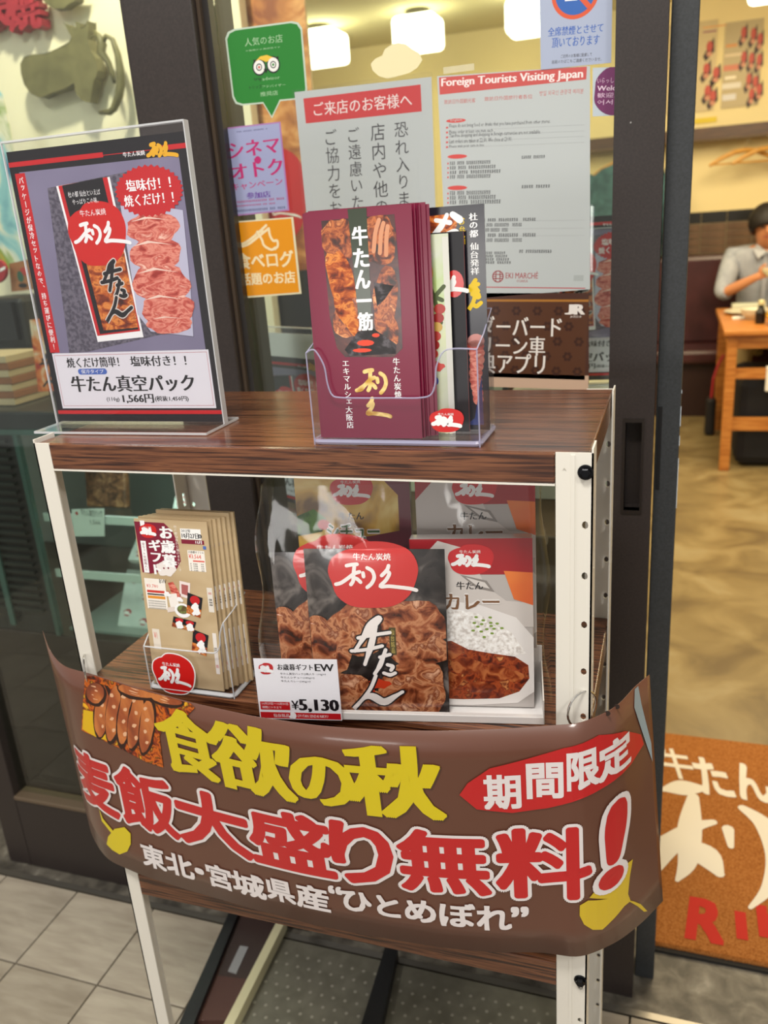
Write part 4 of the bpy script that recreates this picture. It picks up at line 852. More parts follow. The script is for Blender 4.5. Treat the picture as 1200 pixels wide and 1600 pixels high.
def carton(label, M, kind, w=.128, h=.182, d=.016):
    o = MB(M).box((0, 0, 0), (w, d, h)).build('carton', flat('b9b3b0', .25, coat=.8, name='pale_grey_carton'), None, tuple(M @ Vector((w/2, 0, 0))), bevel=.001)
    tag(o, label, 'food carton', 'sauce cartons in the gift set'); R_ = M.to_3x3()
    S = Sheet(o, M @ Vector((0, -.0002, 0)), R_ @ Vector((1, 0, 0)), R_ @ Vector((0, 0, 1)), step=.00012)
    gl = dict(rough=.25, coat=.8)
    wht = flat('e9e5e3', **gl); 
    if kind == 'curry':
        S.rect('red_corner', flat('a31420', **gl), (0, h-.040), (w, h), 1)
        S.poly('white_napkin', flat('cfc8c4', **gl), [(0, h-.034), (.03, h-.002), (.062, h-.012), (.078, h-.052), (.10, h-.070), (w, h-.072), (w, h-.10), (0, h-.10)], 1.5)
        S.poly('orange_cloth', ramp('orange_cloth_print', [(.35, 'd85a22'), (.6, 'e88038')], 12, 2, .3, .25, coat=.8), [(.098, h-.036), (w, h-.038), (w, h-.075), (.108, h-.068)], 2)
        S.poly('spoon', flat('8b8480', **gl), [(.052, h-.040), (.080, h-.047), (.088, h-.060), (.070, h-.056)], 2.2); S.poly('spoon', flat('d9d3cf', **gl), [(.058, h-.043), (.078, h-.049), (.083, h-.056), (.070, h-.053)], 2.3)
        S.poly('plate', wht, [(0, .122), (.03, .128), (.07, .123), (.11, .108), (w, .085), (w, .02), (.11, .006), (.06, .002), (0, .002)], 2.4)
        S.poly('picture_of_rice', rice, [(0, .118), (.03, .121), (.07, .112), (.105, .090), (.12, .066), (.09, .060), (.05, .070), (0, .080)], 2.6)
        S.poly('picture_of_curry', curry, [(0, .082), (.018, .078), (.040, .080), (.058, .070), (.080, .066), (.108, .062), (.122, .052), (.123, .036), (.112, .020), (.09, .011), (.05, .009), (0, .010)], 2.8)
        for cx, cy, a, b in ((.030, .068, .022, .011), (.055, .050, .018, .010), (.085, .042, .020, .010), (.030, .032, .020, .012), (.108, .038, .009, .007), (.010, .05, .012, .012), (.07, .024, .016, .007)):
            S.poly('picture_of_beef', ramp('braised_meat_print', [(.35, '5a1c0c'), (.5, '8c3c1c'), (.62, 'b86a3c')], 70, 4, 1, .25, coat=.8), circle(cx, cy, a, b, 14, .1), 3 + a)
        for k in range(16):
            cx = .078 + .018*math.cos(k*2.4)*(.3+.05*k); cy = .098 + .008*math.sin(k*2.4)*(.3+.09*k)
            S.poly('picture_of_parsley', flat('7d9a3c', **gl), circle(cx, cy, .0022, .0014, 6), 3.2)
    else:
        S.rect('violet_side', flat('6d2536', **gl), (0, 0), (w, h), .8)
        S.poly('yellow_scene', ramp('yellow_scene_print', [(.35, '6b4a1c'), (.5, 'd0a440'), (.65, 'e8cf7c')], 18, 3, .5, .25, coat=.8), [(0, h-.002), (.09, h-.002), (.115, h-.03), (.115, h-.07), (0, h-.09)], 1)
        S.poly('picture_of_salad', ramp('salad_print', [(.4, '1d3812'), (.6, '4f7a2a')], 60, 4, .6, .3), [(0, h-.052), (.020, h-.044), (.034, h-.056), (.028, h-.070), (0, h-.075)], 1.5); S.poly('picture_of_tomato', RED, circle(.030, h-.062, .007, .006, 12), 1.8)
        S.poly('plate', wht, [(0, .102), (.02, .116), (.05, .126), (.085, .122), (.115, .104), (.122, .07), (.1, .02), (0, .01)], 2.4)
        S.poly('picture_of_stew', curry, [(.02, .085), (.05, .097), (.085, .094), (.105, .075), (.1, .03), (.02, .03)], 2.6)
    S.emblem((w/2-.024, h-.040), (w/2+.024, h-.006), 4, False, disc=flat('c81e26', **gl))
    S.text('lettering', BLK, '牛たん', (w/2-.016, h-.057), (w/2+.012, h-.048), 4, False, bx=.02)
    S.text('title_lettering', flat('7a5232' if kind == 'curry' else '3a6b3c', **gl), 'カレー' if kind == 'curry' else 'シチュー', (w/2-.030, h-.080), (w/2+.028, h-.062), 5, False, bx=.05, by=.01)
    S.text('title_rim', wht, 'カレー' if kind == 'curry' else 'シチュー', (w/2-.030, h-.080), (w/2+.028, h-.062), 4, False, ring=.08, res=1)
    S.done(); return o
carton('curry carton with rice picture, front right of the gift set', pack_frame(.166, .028, .003, .04, .0), 'curry', .128, .197)
carton('stew carton with green title, raised at the rear left of the gift set', pack_frame(.036, .058, .062, .10, 0), 'stew', .128, .205)
carton('curry carton raised behind the front one, top right of the gift set', pack_frame(.170, .058, .060, .10, 0), 'curry', .128, .205)
MB(GM).box((.02, .060, .0015), (.290, .078, .060)).build('card_riser', flat('8f8a88', .6), tr)
# film wrapped round the set
fv = []; ff = []; NX, NZ = 34, 22; rr = random.Random(11)
def filmp(a, b):
    """a 0..1 around left side, front, right side; b 0..1 upwards"""
    z = .001 + .262*b; tp = max(0, b-.45)
    ins = .030*b
    if a < .16: k = a/.16; x = -.004 + .012*b + .003*math.sin(14*b); y = GD*(1-k)
    elif a > .84: k = (a-.84)/.16; x = GL+.006 - .004*b + .004*math.sin(11*b+1); y = GD*k
    else: k = (a-.16)/.68; x = -.004 + .012*b + (GL+.010-.016*b)*k; y = 0
    yf = -.003 + .055*b*b*.6
    y = yf + (y/GD)*(GD - yf + .004) if GD else y
    w = .0022*math.sin(31*a+9*b)*math.sin(7*b+13*a)
    return GM @ Vector((x + w*.6, y + (w if .16 <= a <= .84 else w*.4), z))
for j in range(NZ+1):
    for i in range(NX+1): fv.append(filmp(i/NX, j/NZ))
for j in range(NZ):
    for i in range(NX): a = j*(NX+1)+i; ff.append((a, a+1, a+NX+2, a+NX+1))
fo = link('film_wrap', fv, ff, film, tr, smooth=True)
# price card
PM = GM @ Matrix.Translation((-.008, -.0075, .004)) @ Matrix.Rotation(-.04, 4, 'X')
pc = thing('price_card', 'white price card reading 5,130 yen on the front of the gift tray', 'price card', tuple(PM @ Vector((.05, 0, 0))))
card = MB(PM).box((0, 0, 0), (.0935, .0005, .074)).build('card', flat('ecebef', .4), pc)
MB(PM).box((-.0012, -.0012, -.001), (.0948, -.0004, .0755)).build('clear_sleeve', acryl, pc)
R_ = PM.to_3x3(); S = Sheet(card, PM @ Vector((0, -.0001, 0)), R_ @ Vector((1, 0, 0)), R_ @ Vector((0, 0, 1)), step=.00006)
S.emblem((.005, .055), (.0215, .069), 1, False)
S.text('lettering', BLK, 'お歳暮ギフト', (.0265, .0605), (.066, .068), 2, False, bx=.03); S.text('lettering', BLK, 'EW', (.0685, .060), (.089, .0685), 2, False, bx=.03)
S.text('small_lettering', BLK, '牛たん真空パック(2枚入り･110g)×3', (.029, .0545), (.080, .0575), 2, False, res=1); S.text('small_lettering', BLK, '牛たんシチュー(180g)×2', (.029, .0500), (.067, .0530), 2, False, res=1); S.text('small_lettering', BLK, '牛たんカレー(180g)×3', (.029, .0455), (.062, .0485), 2, False, res=1)
S.rect('red_field', RED, (.002, .0115), (.036, .0215), 1); S.text('red_field_lettering', white, '10月27日～11月30日', (.004, .0175), (.034, .0205), 2, False, res=1); S.text('red_field_lettering', white, '期間につきまで', (.004, .0130), (.026, .0160), 2, False, res=1)
S.text('price_lettering', BLK, '¥', (.038, .0125), (.046, .0235), 2, False, bx=.02); S.text('price_lettering', BLK, '5,130', (.047, .0095), (.0905, .0255), 2, False, bx=.055)
S.rect('red_field', RED, (.001, .001), (.0925, .0085), 1); S.text('red_field_lettering', white, '仙台銘品', (.016, .0025), (.034, .0068), 2, False, res=1); S.text('red_field_lettering', white, 'GYUTAN SENDAI RIKYU', (.043, .0028), (.078, .0062), 2, False, res=1)
S.brush('red_field_lettering', white, RI, (.036, .0022), (.040, .0072), 2, False)
S.done()
# ================================================================== NOTICES on the glass
YG = .5195
def onglass(name, label, cat, pts, m, th=.0004, Y=YG, group=None, rot=True):
    """a notice stuck on the pane: outline given by photograph pixels, thickness real"""
    P = [at(u, v, Y) for u, v in pts]; zs = min(p.z for p in P); xs = sum(p.x for p in P)/len(P)
    o = MB().prism([(p.x, p.z) for p in P], Y, Y+th).build(name, m, None, (xs, Y, zs)); tag(o, label, cat, group)
    d = P[1] - P[0] if rot else Vector((1, 0, 0)); d = Vector((d.x, 0, d.z)).normalized()
    S = Sheet(o, (0, Y, 0), d, (-d.z, 0, d.x), step=.0001); return o, S
GN = 'notices on the shop front glass'
def inner(a, b): return a, b
notice = flat('b9bfbf', .45, name='notice_paper')
o, S = onglass('notice_poster', 'white paper notice with red header and vertical lettering on the glass', 'poster', [(460, 144), (674, 120), (684, 440), (492, 470)], notice, group=GN)
S.poly('red_header', flat('c4373a', .45), [(474, 154), (657, 132), (659, 174), (478, 193)], 1, px=True)
S.text('header_lettering', flat('e8d6d4', .45), 'ご来店のお客様へ', (491, 182), (643, 144), 2, rot=0, bx=.01)
dg = flat('3b3a40', .5)
for txt, u0, u1, v0 in (('恐れ入りますが', 616, 637, 192), ('店内や他のお客', 578, 601, 194), ('ご遠慮いただい', 542, 562, 200), ('ご協力をお願い', 506, 527, 203)):
    a = S.l(u0, v0); b = S.l(u1, v0); hh = (b[0]-a[0])*1.13*7
    S.text('lettering', dg, txt, (a[0], a[1]-hh), (b[0], a[1]), 1, px=False, vert=True)
S.done()
box('clear_pocket', (.1335, YG-.0012, 1.30), (.349, YG-.0004, 1.603), clear('clear_pocket_sheet', 'fdfdfd', 1.3), o)
o, S = onglass('notice_poster', 'white notice for foreign tourists with red header on the glass', 'poster', [(683, 119), (922, 103), (922, 452), (700, 470)], notice, group=GN)
S.poly('red_header', flat('c4504c', .45), [(686, 121), (917, 104), (916, 124), (687, 148)], 1, px=True)
S.text('header_lettering', flat('efe2df', .45), 'Foreign Tourists Visiting Japan', (690, 139), (911, 108), 2, bx=.035)
pk = flat('c46a66', .5)
S.text('subheader_lettering', pk, '致訪日外国観光客', (694, 163), (743, 153), 1, res=1); S.text('subheader_lettering', pk, '致訪日外国旅行者各位', (757, 158), (832, 147), 1, res=1); S.text('subheader_lettering', pk, '방일 외국인 관광객 여러분', (843, 150), (912, 138), 1, res=1)
def row(u0, v0, u1, v1, txt, m=None, hh=6):
    if isinstance(txt, str): S.text('small_lettering', m or dg, txt, (u0, v0+hh/2), (u1, v1-hh/2), 1, res=1)
    else: S.specks('small_print', m or dg, (u0, v0+hh/2), (u1, v1-hh/2), txt, 1)
for (u, v), hh in (((713, 188), 7), ((715, 244), 7), ((715, 293), 7)):
    a = S.l(u-16, v+5); b = S.l(u+15, v-4); S.poly('red_pill', flat('cf4a46', .45), circle((a[0]+b[0])/2, (a[1]+b[1])/2, (b[0]-a[0])/2, abs(b[1]-a[1])/2.3, 16), 1)
S.text('pill_lettering', notice, 'English', (704, 191), (722, 185), 2, res=1)
for k, (t_, u1) in enumerate((('Please do not bring food or drinks that you have purchased from other stores.', 860), ('Please order at least one item each.', 771), ('Tax-free shopping and shopping in foreign currencies are not available.', 845), ('Last orders are taken at 22:30. We close at 23:00.', 800), ('Please wait your turn in line.', 757))):
    v = 199 + k*7.6; S.text('small_lettering', dg, t_, (702, v+2.5), (u1, v - (u1-702)*.075 - 2.5 + 1.5), 1, res=1)
    S.rect('red_bullet', flat('cf4a46', .45), (697, v+2), (700, v-1), 1, px=True)
ln = flat('a3a6a8', .5)
for y0, n in ((246+9, 4), (293+9, 3)):
    for k in range(n):
        v = y0 + k*7.2; S.specks('small_print', dg, (703, v+2.6), (775+8*((k*7) % 3-1), v-5), 22, 1); S.rect('red_bullet', flat('cf4a46', .45), (699, v+2), (701, v-1), 1, px=True)
for v in (246, 292): S.specks('small_print', dg, (815, v+2), (852+8*(v > 250), v-4), 12, 1)
for k in range(5):
    v = 343 + k*8; S.specks('small_print', dg, (755, v+3), (838-22*(k % 3), v-3), 24, 1)
for k in range(4): S.specks('small_print', dg, (755, 395+k*5+2), (790+3*k, 395+k*5-2), 12, 1)
S.specks('small_print', dg, (811, 395), (866, 390), 16, 1)
for v0, v1 in ((205, 186), (214, 196), (222, 204), (231, 213), (346, 340), (358, 352), (369, 362)):
    a, b = S.l(700 if v0 < 300 else 762, v0), S.l(914, v1); S.add('thin_rule', ln, [(a[0], a[1]), (b[0], a[1]), (b[0], a[1]+.0003), (a[0], a[1]+.0003)], [(0, 1, 2, 3)], .0001)
lg = flat('a6484c', .5); c = S.l(778, 432); q = S.l(787, 432)[0]-c[0]
n = 28
for k in range(n):
    a0, a1 = 2*PI*k/n, 2*PI*(k+1)/n; S.add('round_logo', lg, [(c[0]+q*math.cos(a0), c[1]+q*math.sin(a0)), (c[0]+q*math.cos(a1), c[1]+q*math.sin(a1)), (c[0]+.82*q*math.cos(a1), c[1]+.82*q*math.sin(a1)), (c[0]+.82*q*math.cos(a0), c[1]+.82*q*math.sin(a0))], [(0, 1, 2, 3)], .0001)
for w_, h_ in (((-.9, .9), (.28, .42)), ((-.9, .9), (-.42, -.28)), ((-.42, -.28), (-.9, .9)), ((.28, .42), (-.9, .9)), ((-.9, -.3), (-.07, .07)), ((.3, .9), (-.07, .07))): S.rect('round_logo', lg, (c[0]+q*w_[0], c[1]+q*h_[0]), (c[0]+q*w_[1], c[1]+q*h_[1]), 1)
S.text('logo_lettering', lg, 'EKI MARCHÉ', (790, 435), (841, 424), 1, bx=.01); S.text('logo_lettering', lg, 'OSAKA', (807, 441), (825, 437), 1, res=1)
a, b = S.l(758, 449), S.l(915, 443); S.rect('red_rule', flat('b8424a', .45), (a[0]-.03, a[1]-.0003), (b[0], a[1]+.0010), 1)
S.rect('grey_square', flat('a9afae', .5), (896, 439), (912, 430), 1, px=True)
S.done()
# transparent tape on its top
o2 = box('tape_strip', (at(693, 112, YG).x, YG-.0008, at(693, 116, YG).z), (at(741, 100, YG).x, YG-.0003, at(741, 99, YG).z), milky('tape', 'e8e2c8', .35), o)
# railway app poster
dk = ramp('dark_brown_pattern_print', [(.42, '3d2218'), (.58, '4a2a1e')], 40, 1, 0, .4, kind='voronoi')
o, S = onglass('notice_poster', 'dark brown poster with white lettering at the foot of the glass', 'poster', [(700, 458), (920, 458), (920, 600), (700, 604)], flat('4a2c22', .4), group=GN)
a, b = S.l(700, 602), S.l(920, 587); S.rect('pale_foot', flat('c3a48c', .45), (a[0], a[1]), (b[0], b[1]), 1)
a, b = S.l(700, 587), S.l(920, 470); S.rect('patterned_field', flat('54321f', .4), (a[0], a[1]), (b[0], b[1]), 1)
for i in range(7):
    for j in range(5):
        cx, cy = a[0]+.012+i*.031+.0155*(j % 2), a[1]+.012+j*.022
        if cx < b[0]-.008 and cy < b[1]-.006:
            for k in range(6): S.poly('flower_pattern', flat('3c2118', .4), circle(cx+.0048*math.cos(k*PI/3), cy+.0048*math.sin(k*PI/3), .0026, .0026, 7), 2)
a, b = S.l(700, 471), S.l(920, 468); S.rect('gold_rule', flat('a8702c', .4), (a[0], a[1]), (b[0], b[1]), 2)
lt = flat('e6dfd8', .45)
S.text('white_lettering', lt, 'サンダーバード', (698, 524), (878, 495), 3, bx=.02); S.text('white_lettering', lt, 'グリーン車', (722, 553), (852, 526), 3, bx=.02); S.text('white_lettering', lt, '特典アプリ', (722, 582), (852, 553), 3, bx=.02)
S.text('logo_lettering', lt, 'J', (885, 491), (897, 476), 3, bx=.06, by=.02); S.text('logo_lettering', lt, 'R', (898, 491), (913, 476), 3, bx=.06, by=.02); S.text('logo_lettering', lt, 'JR西日本', (891, 497), (909, 493), 3, res=1)
S.done()
# green bubble sticker
gp = [(352, 60), (356, 50), (366, 45), (456, 33), (466, 35), (472, 44), (480, 140), (478, 150), (470, 155), (438, 158), (425, 185), (411, 162), (378, 165), (368, 162), (363, 152)]
o, S = onglass('bubble_sticker', 'green speech-bubble sticker with an owl face on the glass', 'sticker', gp[3:] + gp[:3], flat('b9c9b8', .4), Y=.5203, group=GN)
S.X = Vector((1, 0, -.03)).normalized(); S.Z = Vector((.03, 0, 1)).normalized()
cg = (417, 103); gi = [(cg[0]+(u-cg[0])*.955, cg[1]+(v-cg[1])*.955) for u, v in gp]
S.poly('green_field', flat('1f7a28', .35), gi, 1, px=True)
S.text('lettering', flat('9fc49a', .4), '人気のお店', (383, 73), (441, 53), 2); S.text('lettering', flat('9fc49a', .4), 'お客様から高評価です', (384, 81), (438, 72), 2, res=1)
a = S.l(405, 105); b = S.l(427, 101); r = (b[0]-a[0])*.5
S.poly('owl_brow', flat('e0b83c', .4), [S.l(*p) for p in [(399, 96), (407, 88), (417, 86), (428, 90), (434, 95), (426, 92), (416, 97), (407, 93)]], 2.2)
for p in (a, b):
    S.poly('owl_eye_rim', BLK, circle(p[0], p[1], r*.95, r*.98), 2); S.poly('owl_eye', flat('e6e6e0', .4), circle(p[0], p[1], r*.78, r*.8), 2.5); S.poly('owl_pupil', BLK, circle(p[0], p[1], r*.42, r*.42, 16), 3)
    S.poly('owl_pupil_ring', flat('e6e6e0', .4), circle(p[0], p[1], r*.30, r*.30, 14), 3.3)
S.poly('owl_pupil_dot', flat('c8382c', .4), circle(a[0], a[1], r*.16, r*.16, 10), 3.6); S.poly('owl_pupil_dot', flat('1f7a28', .4), circle(b[0], b[1], r*.16, r*.16, 10), 3.6)
S.poly('owl_beak', BLK, [S.l(*p) for p in [(412, 108), (419, 107), (416, 115)]], 2.6)
S.poly('owl_tuft', BLK, [S.l(*p) for p in [(395, 93), (404, 95), (399, 101)]], 1.8); S.poly('owl_tuft', BLK, [S.l(*p) for p in [(435, 87), (428, 93), (435, 97)]], 1.8)
S.text('lettering', BLK, 'trip', (397, 128), (409, 120), 2, res=1); S.text('lettering', flat('9fc49a', .4), 'advisor', (410, 126), (437, 118), 2, res=1)
S.text('lettering', BLK, 'トリップ', (390, 140), (409, 132), 2, res=1); S.text('lettering', flat('9fc49a', .4), 'アドバイザー', (410, 138), (446, 130), 2, res=1); S.text('lettering', flat('9fc49a', .4), '推奨店', (407, 151), (434, 141), 2, res=1)
S.done()
# cinema campaign sticker
cp_ = flat('9a9fc4', .4); mg = flat('b8246c', .4)
o, S = onglass('campaign_sticker', 'pale violet campaign sticker with magenta lettering on the glass', 'sticker', [(350, 200), (438, 190), (452, 329), (366, 338)], flat('a877ae', .4), group=GN)
S.poly('pale_field', cp_, [(353, 202), (436, 192.5), (449.5, 327), (368, 335.5)], 1, px=True)
def tilted(txt, u0, v0, u1, v1, m, **k): S.text('lettering', m, txt, (u0, v1), (u1, v0), 2, **k)
tilted('シネマ', 359, 214, 435, 247, mg, bx=.03, rot=.03); tilted('オトク', 364, 248, 440, 280, mg, bx=.035, rot=.03); tilted('キャンペーン', 363, 279, 441, 297, mg, bx=.01, rot=.03)
tilted('参加店', 386, 298, 422, 311, flat('6a4a9c', .4), bx=.04); tilted('for', 397, 246, 409, 253, mg, res=1)
S.poly('round_mark', mg, circle(*S.l(403, 250), .0055, .0055, 16), 2.4)
for v, m, u1 in ((315, mg, 444), (321, mg, 430), (329, flat('4a4a7a', .4), 446)): S.specks('small_print', m, (368, v+2.5), (u1, v-7 if u1 > 440 else v-5), 26, 2)
S.specks('small_print', flat('4a4a7a', .4), (370, 207), (418, 200), 18, 2)
S.done()
# orange sticker
og = flat('e3930f', .35)
o, S = onglass('review_site_sticker', 'square orange sticker with white lettering below the violet one on the glass', 'sticker', [(366, 346), (458, 339), (471, 459), (380, 466)], flat('ddd5b4', .4), group=GN)
S.poly('orange_field', og, [(368, 348), (455, 341.5), (467.5, 456.5), (382, 463)], 1, px=True)
oi = flat('f0dcb0', .4)
S.text('lettering', oi, '食べログ', (372, 421), (457, 391), 2, bx=.03, by=.02); S.text('lettering', oi, '話題のお店', (377, 446), (460, 423), 2, bx=.035, by=.02)
for pts in ([(377, 382), (387, 377), (401, 366), (416, 352)], [(379, 385), (389, 381), (402, 371), (420, 357)], [(402, 362), (409, 374), (413, 384), (424, 390), (430, 387)], [(420, 357), (422, 368), (427, 376), (433, 376), (434, 384), (430, 389)], [(400, 366), (405, 362), (412, 362)]):
    pl2 = [S.l(*p) for p in pts]; V, F = stroke([(x, y, .0016) for x, y in pl2]); [S.add('chopsticks_hand_mark', oi, [V[q] for q in f], [tuple(range(len(f)))], .0002 + 2e-6*k_) for k_, f in enumerate(F)]
S.done()
# cloud-shaped clear sticker
o, S = onglass('cloud_sticker', 'cream cloud-shaped sticker on the glass below the middle lamp', 'sticker', [(579, 100), (586, 92), (597, 87), (601, 77), (613, 69), (622, 67), (634, 69), (643, 76), (655, 83), (660, 94), (652, 106), (640, 114), (622, 119), (606, 123), (592, 119), (582, 110)], flat('e6dcae', .6, name='cream_sticker_vinyl'), group=GN)
# no-smoking notice
o, S = onglass('no_smoking_notice', 'white no-smoking notice with blue lettering at the top of the glass', 'sticker', [(842, -60), (958, -72), (955, 98), (845, 109)], flat('a6b0c8', .4, name='pale_blue_notice'), Y=.5185, group=GN)
c = S.l(899, -12); r = S.l(899, 30)[1]; r = c[1]-r
S.poly('red_ring', flat('d8552c', .4), circle(c[0], c[1], r, r, 40), 1); S.poly('blue_disc', flat('2860b0', .4), circle(c[0], c[1], r*.84, r*.84, 40), 2)
S.poly('red_bar', flat('d8552c', .4), [(c[0]-r*.66, c[1]+r*.56), (c[0]-r*.52, c[1]+r*.70), (c[0]+r*.70, c[1]-r*.52), (c[0]+r*.56, c[1]-r*.66)], 3.5)
S.rect('cigarette', white, (c[0]-r*.42, c[1]-r*.30), (c[0]+r*.10, c[1]-r*.16), 3)
bl = flat('3c64b4', .4)
S.text('blue_lettering', bl, '全席禁煙とさせて', (856, 57), (943, 36), 1, bx=.02, rot=.01); S.text('blue_lettering', bl, '頂いております', (862, 75), (937, 54), 1, bx=.02)
S.text('small_lettering', dg, 'ご近所のお客様に配慮して', (876, 91), (925, 82), 1, res=1); S.text('small_lettering', dg, '店前のたばこもご遠慮くださいませ。', (862, 100), (940, 89), 1, res=1); S.done()
# welcome sticker
o, S = onglass('welcome_sticker', 'pale square sticker with a purple welcome disc beside the right stile', 'sticker', [(926, 106), (975, 104), (975, 180), (926, 182)], flat('b9c4cc', .4), group=GN)
S.clip = S.l(926, 182) + S.l(975, 104); c = S.l(963, 141); r = c[0]-S.l(926.5, 141)[0]; S.poly('purple_disc', flat('6b1f5a', .4), circle(c[0], c[1], r, r, 36), 1); S.clip = None
S.text('lettering', flat('d9b8d0', .4), 'いらっしゃいませ', (933, 131), (992, 121), 2, res=1) if False else S.text('lettering', flat('d9b8d0', .4), 'いらっしゃ', (933, 131), (966, 121), 2, res=1)
S.text('lettering', flat('e2c8da', .4), 'Welco', (933, 142), (970, 133), 2, bx=.02); S.text('lettering', flat('d9b8d0', .4), '歓迎光', (933, 153), (972, 144), 2, res=1); S.text('lettering', flat('d9b8d0', .4), '어서오', (933, 164), (972, 155), 2, res=1); S.done()

# ================================================================== ROOM: lamps, wall posters, rail things
shade = flat('fff6d8', .6, emit=6.0, name='lit_paper_shade')
YL_ = 4.9
def lamp(u0, u1, label, zt=2.53):
    a = at(u0, 60, YL_); b = at(u1, 60, YL_); cx = (a.x+b.x)/2 - .04; w = (b.x-a.x)*.85/2
    t = thing('ceiling_lamp', label, 'ceiling lamp', (cx, YL_, 2.36), 'lit square ceiling lamps')
    MB().box((cx-w, YL_-w, 2.415), (cx+w, YL_+w, 2.60)).build('lamp_shade', shade, t, bevel=.03)
    MB().lathe([(.08, 2.60), (.08, 2.62), (.07, 2.64)], (cx, YL_, 0), 16).build('ceiling_mount', flat('4a4636', .5), t)
    return t
lamp(466, 549, 'lit white square ceiling lamp beside the green sticker'); lamp(625, 703, 'lit white square ceiling lamp above the cloud sticker')
lamp(799, 878, 'lit white square ceiling lamp half behind the no-smoking notice'); lamp(1172, 1252, 'lit white square ceiling lamp right of the door stile, over the wall posters')
sd = at(588, 48, 4.2)
o = MB().lathe([(.012, 2.600), (.035, 2.605), (.05, 2.62), (.06, 2.64)], (sd.x+.1, 4.3, 0), 20).build('smoke_detector', flat('e6dfc0', .5), None, (sd.x+.1, 4.3, 2.60)); tag(o, 'round white smoke detector on the ceiling between two lamps', 'smoke detector')
YW = 5.748
def wposter(label, u0, v0, u1, v1, m, items):
    a = at(u0, v1, YW); b = at(u1, v0, YW); o = box('wall_poster', (a.x, YW-.006, a.z), (b.x, YW, b.z), m, loc=((a.x+b.x)/2, YW, a.z)); tag(o, label, 'poster', 'menu posters on the back wall')
    S = Sheet(o, (0, YW-.006, 0), step=.0008)
    for (x, y, w, h, r) in items:
        S.poly('package_print', flat('2e1a18', .5), [(x, y+h*.1), (x+w*.9, y+h), (x+w, y+h*.3), (x+w*.25, y-.02)][::1], 1)
        S.poly('package_print', flat('b8463a', .5), circle(x+w*.55, y+h*.55, w*.28, h*.28, 12), 2); S.poly('picture_of_meat', flat('c88a70', .5), circle(x+w*.55, y+h*.2, w*.25, h*.14, 10), 2)
    return o, S
def W_(u, v): p = at(u, v, YW); return p.x, p.z
posters = [('tall pale menu poster with red packs, left one on the back wall', 1040, 30, 1122, 180), ('pale menu poster with red packs, right one on the back wall', 1126, 28, 1194, 170)]
for k, (lb, u0, v0, u1, v1) in enumerate(posters):
    it = []
    for (u, v) in ([(1105, 92), (1100, 126), (1115, 132), (1102, 160), (1110, 168)] if k == 0 else [(1160, 70), (1175, 72), (1185, 80), (1160, 108), (1172, 110), (1184, 112), (1168, 142), (1178, 146), (1184, 158), (1172, 165)]):
        x, z = W_(u-7, v); it.append((x, z, .07 if k == 0 else .055, .12, 0))
    o, S = wposter(lb, u0, v0, u1, v1, flat('c6b68e' if k == 0 else 'b3a582', .5), it)
    for (u, v, uu, vv, c) in ([(1098, 45, 1135, 38, 'e0a060'), (1098, 52, 1120, 47, '8a3a6a')] if k == 0 else [(1134, 75, 1152, 68, 'd09050'), (1132, 90, 1160, 82, 'd8c8a8'), (1130, 112, 1155, 100, 'c87a60'), (1132, 125, 1150, 118, 'e8e0cc'), (1128, 140, 1158, 128, 'd8d4cc'), (1128, 158, 1150, 146, 'd0d0d4')]):
        x0, z0 = W_(u, v); x1, z1 = W_(uu, vv); S.rect('printed_field', flat(c, .5), (x0, z0), (min(x1, x0+.25), z1), .7)
    S.done()
a = at(1085, 194, YW); b = at(1120, 182, YW); o = box('yellow_label', (a.x, YW-.004, a.z), (b.x, YW, b.z), flat('d8c020', .5)); tag(o, 'small yellow label strip on the back wall below the menu posters', 'label')
hw = ramp('pale_hanger_wood', [(.3, 'b8863c'), (.7, 'd2a458')], 10, 4, .3, .4, (1, 6, 6))
def hanger(x, y, zt, w, label, ang=.25):
    M = Matrix.Translation((x, y, zt)) @ Matrix.Rotation(ang, 4, 'Z'); t = thing('clothes_hanger', label, 'hanger', (x, y, zt-.2), 'wooden hangers on the rail')
    MB(M).tube([(0, 0, -.07), (0, 0, -.045), (.012, 0, -.03), (.016, 0, -.01), (.006, 0, .004), (-.008, 0, .002), (-.012, 0, -.010)], .0025, 6).build('hook', chrome, t)
    for s_ in (-1, 1):
        MB(M).tube([(0, 0, -.075), (s_*w*.15, 0, -.083), (s_*w*.35, .006, -.118), (s_*w*.5, .012, -.155)], [.016, .016, .014, .011], 8).build('shoulder', hw, t)
    MB(M).tube([(-w*.44, .01, -.150), (w*.44, .01, -.150)], .006, 6).build('trouser_bar', hw, t)
MB().tube([(-.1, 5.56, 1.775), (2.4, 5.56, 1.775)], .010, 8).build('coat_rail', flat('57462e', .4), rail)
for x in (0.0, 1.0, 2.0): box('rail_bracket', (x-.01, 5.555, 1.77), (x+.01, 5.61, 1.79), flat('57462e', .4), rail)
hanger(1.08, 5.56, 1.775, .44, 'pale wooden clothes hanger on the rail, nearer the door stile', .3); hanger(1.22, 5.56, 1.775, .44, 'pale wooden clothes hanger on the rail, by the right edge', .3)
hanger(.33, 5.56, 1.775, .46, 'pale wooden hanger carrying the teal jacket', -.25)
jk = MB(); jv = []; jf = []
for j, (z, w, d) in enumerate([(1.69, .06, .05), (1.66, .16, .07), (1.60, .235, .09), (1.45, .26, .10), (1.27, .265, .11), (1.09, .27, .12), (1.07, .27, .12)]):
    for k in range(20): t_ = 2*PI*k/20; jv.append((.33 + w*math.cos(t_)*(1+.03*math.sin(5*t_+j)), 5.575 + d*math.sin(t_)*(1+.15*math.sin(7*t_)), z))
for j in range(6):
    for k in range(20): jf.append((j*20+k, j*20+(k+1) % 20, (j+1)*20+(k+1) % 20, (j+1)*20+k))
